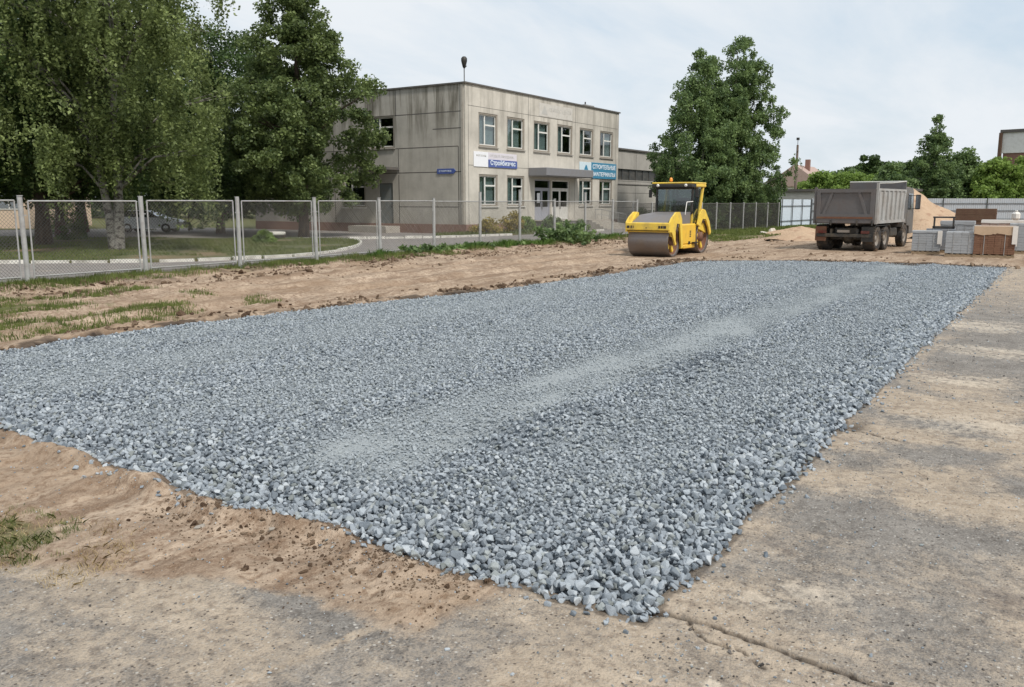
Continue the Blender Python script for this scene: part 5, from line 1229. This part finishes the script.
for y in (-.6, .6): MB().lathe([(.001, .03), (.06, .02), (.06, -.05)], (-.09, y, z1 - .10), 'x', 12).obj('work_light', M['white'], r2)
gl = MB(); gl.box(cf - .07, -cw + .07, z0 + .06, cf - .06, cw - .07, z1 - .25); gl.obj('windscreen', M['glass'], ro)
for s in (-1, 1): MB().prism([(cf - .10, z0 - .3), (cf - .14, z1 - .17), (-1.42, z1 - .17), (-1.08, z0 - .3)], s * (cw - .03), s * (cw - .02)).obj('side_window', M['glass'], ro)
MB().box(-1.52, -cw + .05, z0 + .1, -1.51, cw - .05, z1 - .25).obj('rear_window', M['glass'], ro)
MB().box(-1.45, -.76, 1.2, -.4, .76, 1.27).obj('cab_floor', M['black'], ro)
st = MB(); st.box(-1.30, -.26, 1.50, -.85, .26, 1.62, ch=.04); st.prism([(-1.30, 1.6), (-1.42, 2.25), (-1.30, 2.27), (-1.18, 1.62)], -.24, .24); st.box(-1.2, -.1, 1.27, -1.0, .1, 1.5); st.obj('seat', M['black'], ro)
cn = MB(); cn.box(-.75, -.16, 1.27, -.55, .16, 1.95, ch=.04); cn.lathe([(.17, 0), (.19, .015), (.17, .03)], (-.80, 0, 2.0), 'z', 24); cn.tube([(-.65, 0, 1.9), (-.8, 0, 2.02)], .025, 8); cn.obj('steering_console', M['black'], ro)
bc = MB(); bc.tube([(-.85, -.35, z1), (-.85, -.35, z1 + .08)], .035, 8); q = bc.obj('beacon_mount', M['black'], ro); MB().lathe([(.06, .08), (.065, .14), (.05, .22), (.001, .24)], (-.85, -.35, z1), 'z', 12).obj('beacon', M['amber'], q)
for s in (-1, 1):
    mr = MB(); mr.box(cf + .05, s * 1.0 - .07, 2.28, cf + .09, s * 1.0 + .07, 2.6, ch=.015); mr.tube([(cf - .1, s * .8, 2.62), (cf + .07, s * 1.0, 2.62), (cf + .07, s * 1.0, 2.5)], .013, 6); mr.obj('mirror', M['black'], ro)
hr = MB(); hr.tube([(.35, .78, 1.6), (.35, .84, 2.1), (-.3, .84, 2.12)], .018, 6); hr.tube([(-.9, -.86, 1.3), (-.9, -.88, 1.9), (-.55, -.88, 2.0)], .015, 6); hr.obj('handrail', M['white'], ro)
sx = MB(); sx.box(-.78, -.95, .45, -.35, -.82, .5); sx.box(-.78, .82, .45, -.35, .95, .5); sx.obj('foot_step', M['black'], ro)

# parked car: x forward
car = empty('parked_car', (35.6, 52.6, .06), R(-57), 'silver car parked in the shade behind the lawn, partly hidden by the birch trunk', 'car')
cb = bmesh.new(); prof = [(-2.05, .45), (-2.1, .8), (-1.95, 1.0), (-1.5, 1.05), (.9, 1.0), (1.75, .86), (2.08, .7), (2.1, .4), (1.9, .28), (-1.9, .28)]
MB().prism(prof, -.84, .84).obj('body', M['carpaint'], car); gh = MB(); n0 = [(-1.7, 1.02), (-1.35, 1.44), (.05, 1.46), (.95, .99)]
gh.add([(x, s * (.80 if z < 1.2 else .62), z) for s in (-1, 1) for x, z in n0], [(0, 1, 2, 3), (7, 6, 5, 4), (0, 4, 5, 1), (1, 5, 6, 2), (2, 6, 7, 3), (3, 7, 4, 0)]); gh.obj('window', M['mirror'], car)
MB().box(-1.33, -.6, 1.445, .03, .6, 1.48, ch=.01).obj('roof', M['carpaint'], car)
for x in (-1.3, 1.3):
    for s in (-1, 1): wheel(car, x, s * .76, .31, .2, out=s, lugs=False)
for s in (-1, 1): MB().box(2.03, s * .6 - .16, .62, 2.11, s * .6 + .16, .76, ch=.02).obj('headlight', M['mirror'], car)
MB().box(2.10, -.25, .42, 2.115, .25, .53).obj('number_plate', M['white'], car)

# ------------------------------------------------------------------ pallets of blocks
def stack(label, x, y, rz, w, d, h, nx, ny, nz, mat, z0=0, pallet=True, wrap=None, group='pallets of blocks beyond the gravel', gap=.003, straps=True, name='block_pallet', jit=.004, cat='pallet'):
    root = empty(name, (x * .965, y * .965, z0), rz, label, cat, group); rd = random.Random(int(x * 100 + y * 10)); ph = 0
    if pallet:
        ph = .13; p = MB()
        for k in range(3): yy = -d / 2 + k * (d - .1) / 2; p.box(-w / 2, yy, 0, w / 2, yy + .1, .09)
        for k in range(6): xx = -w / 2 + k * (w - .1) / 5; p.box(xx, -d / 2 - .01, .091, xx + .1, d / 2 + .01, .115)
        p.obj('pallet_base', M['wood'], root)
    b_ = MB(); bw, bd, bh = w / nx, d / ny, (h - ph) / nz
    for k in range(nz):
        off = 0
        for i in range(nx):
            for j in range(ny):
                if 0 < i < nx - 1 and 0 < j < ny - 1 and k < nz - 1: continue
                jx, jy = rd.uniform(-jit, jit), rd.uniform(-jit, jit)
                b_.box(-w / 2 + i * bw + gap / 2 + jx, -d / 2 + j * bd + gap / 2 + jy, ph + k * bh + .001, -w / 2 + (i + 1) * bw - gap / 2 + jx, -d / 2 + (j + 1) * bd - gap / 2 + jy, ph + (k + 1) * bh - gap * .7, ch=.006)
    b_.obj('blocks', mat, root)
    if straps:
        s = MB()
        for xx in (-w * .25, w * .25): s.box(xx - .01, -d / 2 - .012, .1, xx + .01, -d / 2 - .008, h + .008); s.box(xx - .01, -d / 2 - .012, h + .004, xx + .01, d / 2 + .012, h + .008)
        s.obj('strap', M['galv'], root)
    if wrap: wrap(root, w, d, h)
    return root
VR = R(33 - 90 + 90)    # heading of the camera-facing side
def rot_cam(deg=0): return R(-88 + deg)      # x axis of the pallet roughly across the view
def topwrap(mat, lo=.42, corner=None):
    def f(root, w, d, h):
        n = 22; vs = []; rd = random.Random(3)
        ring = [(-w / 2 - .015, -d / 2 - .015), (w / 2 + .015, -d / 2 - .015), (w / 2 + .015, d / 2 + .015), (-w / 2 - .015, d / 2 + .015)]
        b_ = MB(); b_.box(-w / 2 - .012, -d / 2 - .012, h + .010, w / 2 + .012, d / 2 + .012, h + .018)
        for i in range(4):
            (x0, y0), (x1, y1) = ring[i], ring[(i + 1) % 4]
            top = [(x0 + (x1 - x0) * k / n, y0 + (y1 - y0) * k / n, h + .014) for k in range(n + 1)]
            bot = [(p[0] * (1 + .015 * rd.random()), p[1] * (1 + .015 * rd.random()), h - lo * (1 + .10 * math.sin(k * .37 + i * 2) + .18 * rd.random())) for k, p in enumerate(top)]
            b_.add(top + bot, [(k, k + 1, k + n + 2, k + n + 1) for k in range(n)], True)
        b_.obj('wrap', mat, root)
        if corner:
            c = MB(); c.box(w / 2 + .02, -d / 2 - .04, h * .38, w / 2 + .05, -d / 2 + .12, h + .03); c.box(w / 2 - .12, -d / 2 - .045, h * .45, w / 2 + .02, -d / 2 - .03, h + .03); c.obj('edge_strip', corner, root)  # white strip down the right front edge of the stack
    return f
stack('pallet of pale grey paving blocks nearest to the truck, front row', 40.2, 4.95, rot_cam(4), 1.05, 1.0, .92, 4, 4, 8, M['block'], wrap=topwrap(M['block'], .05, M['wrapw']))
stack('blue-grey paving block pallet half hidden behind the one nearest the truck', 41.35, 4.55, rot_cam(4), 1.1, 1.0, .99, 4, 4, 9, M['block_dark'])
stack('grey paving block pallet in the middle of the front row', 38.95, 3.5, rot_cam(2), 1.08, 1.05, .95, 4, 4, 8, M['block'])
stack('tall grey pallet with white wrapping behind the middle front pallet', 43.9, 4.15, rot_cam(), 1.3, 1.1, 1.26, 4, 4, 10, M['block'], wrap=topwrap(M['block'], .12))
stack('pallet of dark brown bricks under a torn beige sheet, front row right', 39.0, 2.35, rot_cam(3), 1.38, 1.05, 1.17, 6, 5, 13, M['brickred'], wrap=topwrap(M['wrap'], .26, M['wrapw']))
stack('pale grey pallet cut by the right edge of the photo', 42.6, 1.35, rot_cam(), 1.3, 1.1, 1.22, 4, 4, 10, M['block'])
stack('pinkish block pallet behind the brown bricks at the right', 46.2, 2.0, rot_cam(), 2.6, 1.1, 1.28, 8, 4, 9, M['brickpink'], wrap=topwrap(M['wrapw'], .10))
stack('low grey pallet in the back row under the dark boards', 49.6, 3.9, rot_cam(), 2.0, 1.2, 1.0, 5, 4, 8, M['block'])
stack('stack of dark brown boards lying on the back-row pallet before the steel fence', 49.6, 3.9, rot_cam(), 1.75, 1.1, .78, 1, 6, 8, M['oldwood'], z0=1.0, pallet=False, straps=False, name='board_stack', cat='boards', jit=.02)
wb = empty('cement_bag', (43.6, 1.88, 1.31), R(20), 'small white bag standing on the pinkish blocks at the right', 'bag')
b_ = MB(); b_.box(-.2, -.14, 0, .2, .14, .36, ch=.08); b_.obj('sack', M['wrapw'], wb); MB().box(-.12, -.03, .36, .12, .03, .43, ch=.015).obj('tied_top', M['wrapw'], wb)
cf_ = empty('steel_frame', (39.9, 4.3, 1.0), rot_cam(4), 'small black open frame standing on the blue-grey pallet', 'frame')
b_ = MB()
for x in (-.36, .36): b_.box(x - .035, -.2, .0, x + .035, -.13, .44); b_.box(x - .035, .13, .0, x + .035, .2, .44)
b_.box(-.42, -.2, .44, .42, .2, .50); b_.box(-.42, -.2, .001, .42, .2, .10); b_.obj('legs', M['black'], cf_)
# ------------------------------------------------------------------ sand heap, mounds, rubble, planter, rocks
def heap(name, label, x, y, r, h, seed, mat, cat='sand heap', sx=1, rz=0):
    n, m_ = 90, 46; th = np.linspace(0, 2 * PI, n, endpoint=False); rr = np.linspace(0, 1.12, m_); T, Rr = np.meshgrid(th, rr, indexing='ij')
    X = Rr * r * np.cos(T) * sx; Y = Rr * r * np.sin(T); d = Rr * (1 + .18 * np.sin(2 * T + seed) + .1 * np.sin(5 * T + seed * 2)); nz = fbm(X + x, Y + y, 1.0, seed, 5) - .5
    Z = h * (np.clip(1 - d, 0, 1) ** .88 + .07 * np.exp(-(d / .25) ** 2)) + nz * h * .26 * np.clip(1.1 - d, 0, 1) + (fbm(X, Y, 4, seed + 9, 3) - .5) * .10 * np.clip(1.1 - d, 0, 1); Z = np.where(d > 1, -.05, Z)
    co = np.stack([X, Y, Z], -1).reshape(-1, 3); i = np.arange(n)[:, None] * m_ + np.arange(m_ - 1)[None, :]; i2 = ((np.arange(n) + 1) % n)[:, None] * m_ + np.arange(m_ - 1)[None, :]
    q = np.stack([i, i2, i2 + 1, i + 1], -1).reshape(-1, 4); o = np_obj(name, np_mesh(name, co, q, mat, True)); o.location = (x, y, 0); o.rotation_euler.z = rz; return tag(o, label, cat)
m, nt, bs, out = newmat('heap_sand'); v = geo(nt)
c = mix(nt, noise(nt, .8, 6, .7, v), (.40, .27, .18), (.62, .47, .33)); c = mix(nt, ramp(nt, noise(nt, 1.6, 4, .6, geo(nt, (1, 1, 3))), [(.55, 0), (.68, .7)]), c, (.33, .19, .13)); c = mix(nt, ramp(nt, noise(nt, 30, 3, .6, v), [(.5, 0), (.8, .4)]), c, (.30, .22, .15))
nt.links.new(c, bs.inputs['Base Color']); bs.inputs['Roughness'].default_value = 1; bs.inputs['Specular IOR Level'].default_value = .1; bump(nt, noise(nt, 9, 6, .7, v), .9, .12, bs); M['sand'] = m
heap('sand_heap', 'big heap of orange-beige sand behind the truck cab and the pallets', 58.6, 8.6, 4.5, 2.85, 3, M['sand'])
heap('sand_mound', 'low pale sand mound left of the truck', 49.5, 12.6, 2.0, .45, 5, M['sand'], 'sand mound', 1.2)
heap('sand_mound', 'long low sand mound farther back near the white gate', 57.5, 14.6, 2.4, .5, 6, M['sand'], 'sand mound', 1.2)
heap('sand_mound', 'flat spill of sand behind the rear wheels of the truck', 50.0, 9.3, 2.6, .35, 8, M['sand'], 'sand mound', 1.0)
for i, (x, y, s, lb) in enumerate(((56.2, 16.0, .5, 'pale broken concrete lump beside the far sand mound'), (55.2, 16.4, .35, 'smaller pale concrete lump left of the larger one by the far sand mound'), (57.6, 15.6, .3, 'small pale rubble piece at the right end of the far rubble'))):
    tag(MB().rock((0, 0, s * .3), s, 60 + i, .6, 20).obj('rubble_lump', M['rubble'], loc=(x, y, 0)), lb, 'rubble')
tag(MB().rock((0, 0, .012), .045, 5, .5).obj('rock', M['rock'], loc=(3.28, 4.55, .0)), 'flat grey stone lying on the earth just left of the gravel corner', 'rock')
tag(MB().rock((0, 0, .012), .035, 6, .5).obj('rock', M['rock'], loc=(3.50, 4.12, .01)), 'small stone by the near-left rim of the gravel', 'rock')
pn = empty('planter', (31.7, 36.0, .10), 0, 'dark round planter with a white painted rim on the lawn', 'planter')
MB().lathe([(.001, 0), (.50, 0), (.62, .12), (.60, .24)], (0, 0, 0), 'z', 24).obj('bowl', M['rubber'], pn); MB().lathe([(.60, .241), (.64, .26), (.62, .40), (.50, .42), (.46, .30), (.001, .28)], (0, 0, 0), 'z', 24).obj('rim', M['kerb'], pn)

# ------------------------------------------------------------------ light, sky, camera
w = bpy.data.worlds.new('World'); sc.world = w; w.use_nodes = True; nt = w.node_tree; nt.nodes.clear()
out = nt.nodes.new('ShaderNodeOutputWorld'); bg = nt.nodes.new('ShaderNodeBackground'); sky = nt.nodes.new('ShaderNodeTexSky')
sky.sky_type = 'NISHITA'; sky.sun_disc = False
SUN = Vector((-.28, -.80, 1.05)).normalized()
sky.sun_elevation = math.asin(SUN.z); sky.sun_rotation = math.atan2(SUN.x, SUN.y); sky.dust_density = 2.0; sky.air_density = 1.0; sky.ozone_density = 1.2
tc = nt.nodes.new('ShaderNodeTexCoord'); sep = nt.nodes.new('ShaderNodeSeparateXYZ'); nt.links.new(tc.outputs['Generated'], sep.inputs[0])
zz = math_(nt, 'ADD', math_(nt, 'MAXIMUM', sep.outputs['Z'], 0.0), .16)
cmb = nt.nodes.new('ShaderNodeCombineXYZ'); nt.links.new(math_(nt, 'DIVIDE', sep.outputs['X'], zz), cmb.inputs[0]); nt.links.new(math_(nt, 'DIVIDE', sep.outputs['Y'], zz), cmb.inputs[1])
mp = nt.nodes.new('ShaderNodeMapping'); mp.inputs['Rotation'].default_value = (0, 0, R(50)); mp.inputs['Scale'].default_value = (.55, 1.25, 1); nt.links.new(cmb.outputs[0], mp.inputs[0])
nn = noise(nt, 1.15, 8, .58, mp.outputs[0], .35); n2_ = noise(nt, .45, 3, .5, mp.outputs[0])
f = math_(nt, 'ADD', math_(nt, 'MULTIPLY', nn, .7), math_(nt, 'MULTIPLY', n2_, .3))
f = ramp(nt, f, [(.36, .42), (.46, .74), (.56, 1.0)])
cl = mix(nt, nn, (5.2, 5.7, 6.2), (6.7, 6.9, 7.1))
hz = mix(nt, ramp(nt, sep.outputs['Z'], [(0, 1), (.25, 0)]), (3.7, 5.1, 6.4), (5.0, 6.0, 6.7))
skyc = mix(nt, .35, hz, sky.outputs[0])
c = mix(nt, f, skyc, cl)
nt.links.new(c, bg.inputs[0]); bg.inputs[1].default_value = .10; nt.links.new(bg.outputs[0], out.inputs[0])
sl = bpy.data.lights.new('sun', 'SUN'); sl.energy = 2.4; sl.angle = R(7); sl.color = (1, .95, .88); so = bpy.data.objects.new('sun', sl); COL.objects.link(so)
so.rotation_euler = (-SUN).to_track_quat('-Z', 'Y').to_euler()
cam = bpy.data.cameras.new('camera'); co = bpy.data.objects.new('camera', cam); COL.objects.link(co); sc.camera = co
co.location = (0, 0, 2.1); co.rotation_euler = (R(90 - 9.506), 0, R(33 - 90)); cam.sensor_width = 36; cam.lens = 36 * 845 / 1024; cam.clip_end = 4000; cam.clip_start = .05
sc.view_settings.view_transform = 'Standard'; sc.view_settings.look = 'None'; sc.view_settings.exposure = .45; sc.view_settings.gamma = 1; sc.view_settings.use_curve_mapping = False
sc.render.engine = 'CYCLES'; sc.render.resolution_x = 1024; sc.render.resolution_y = 687
sc.cycles.max_bounces = 6; sc.cycles.transparent_max_bounces = 12
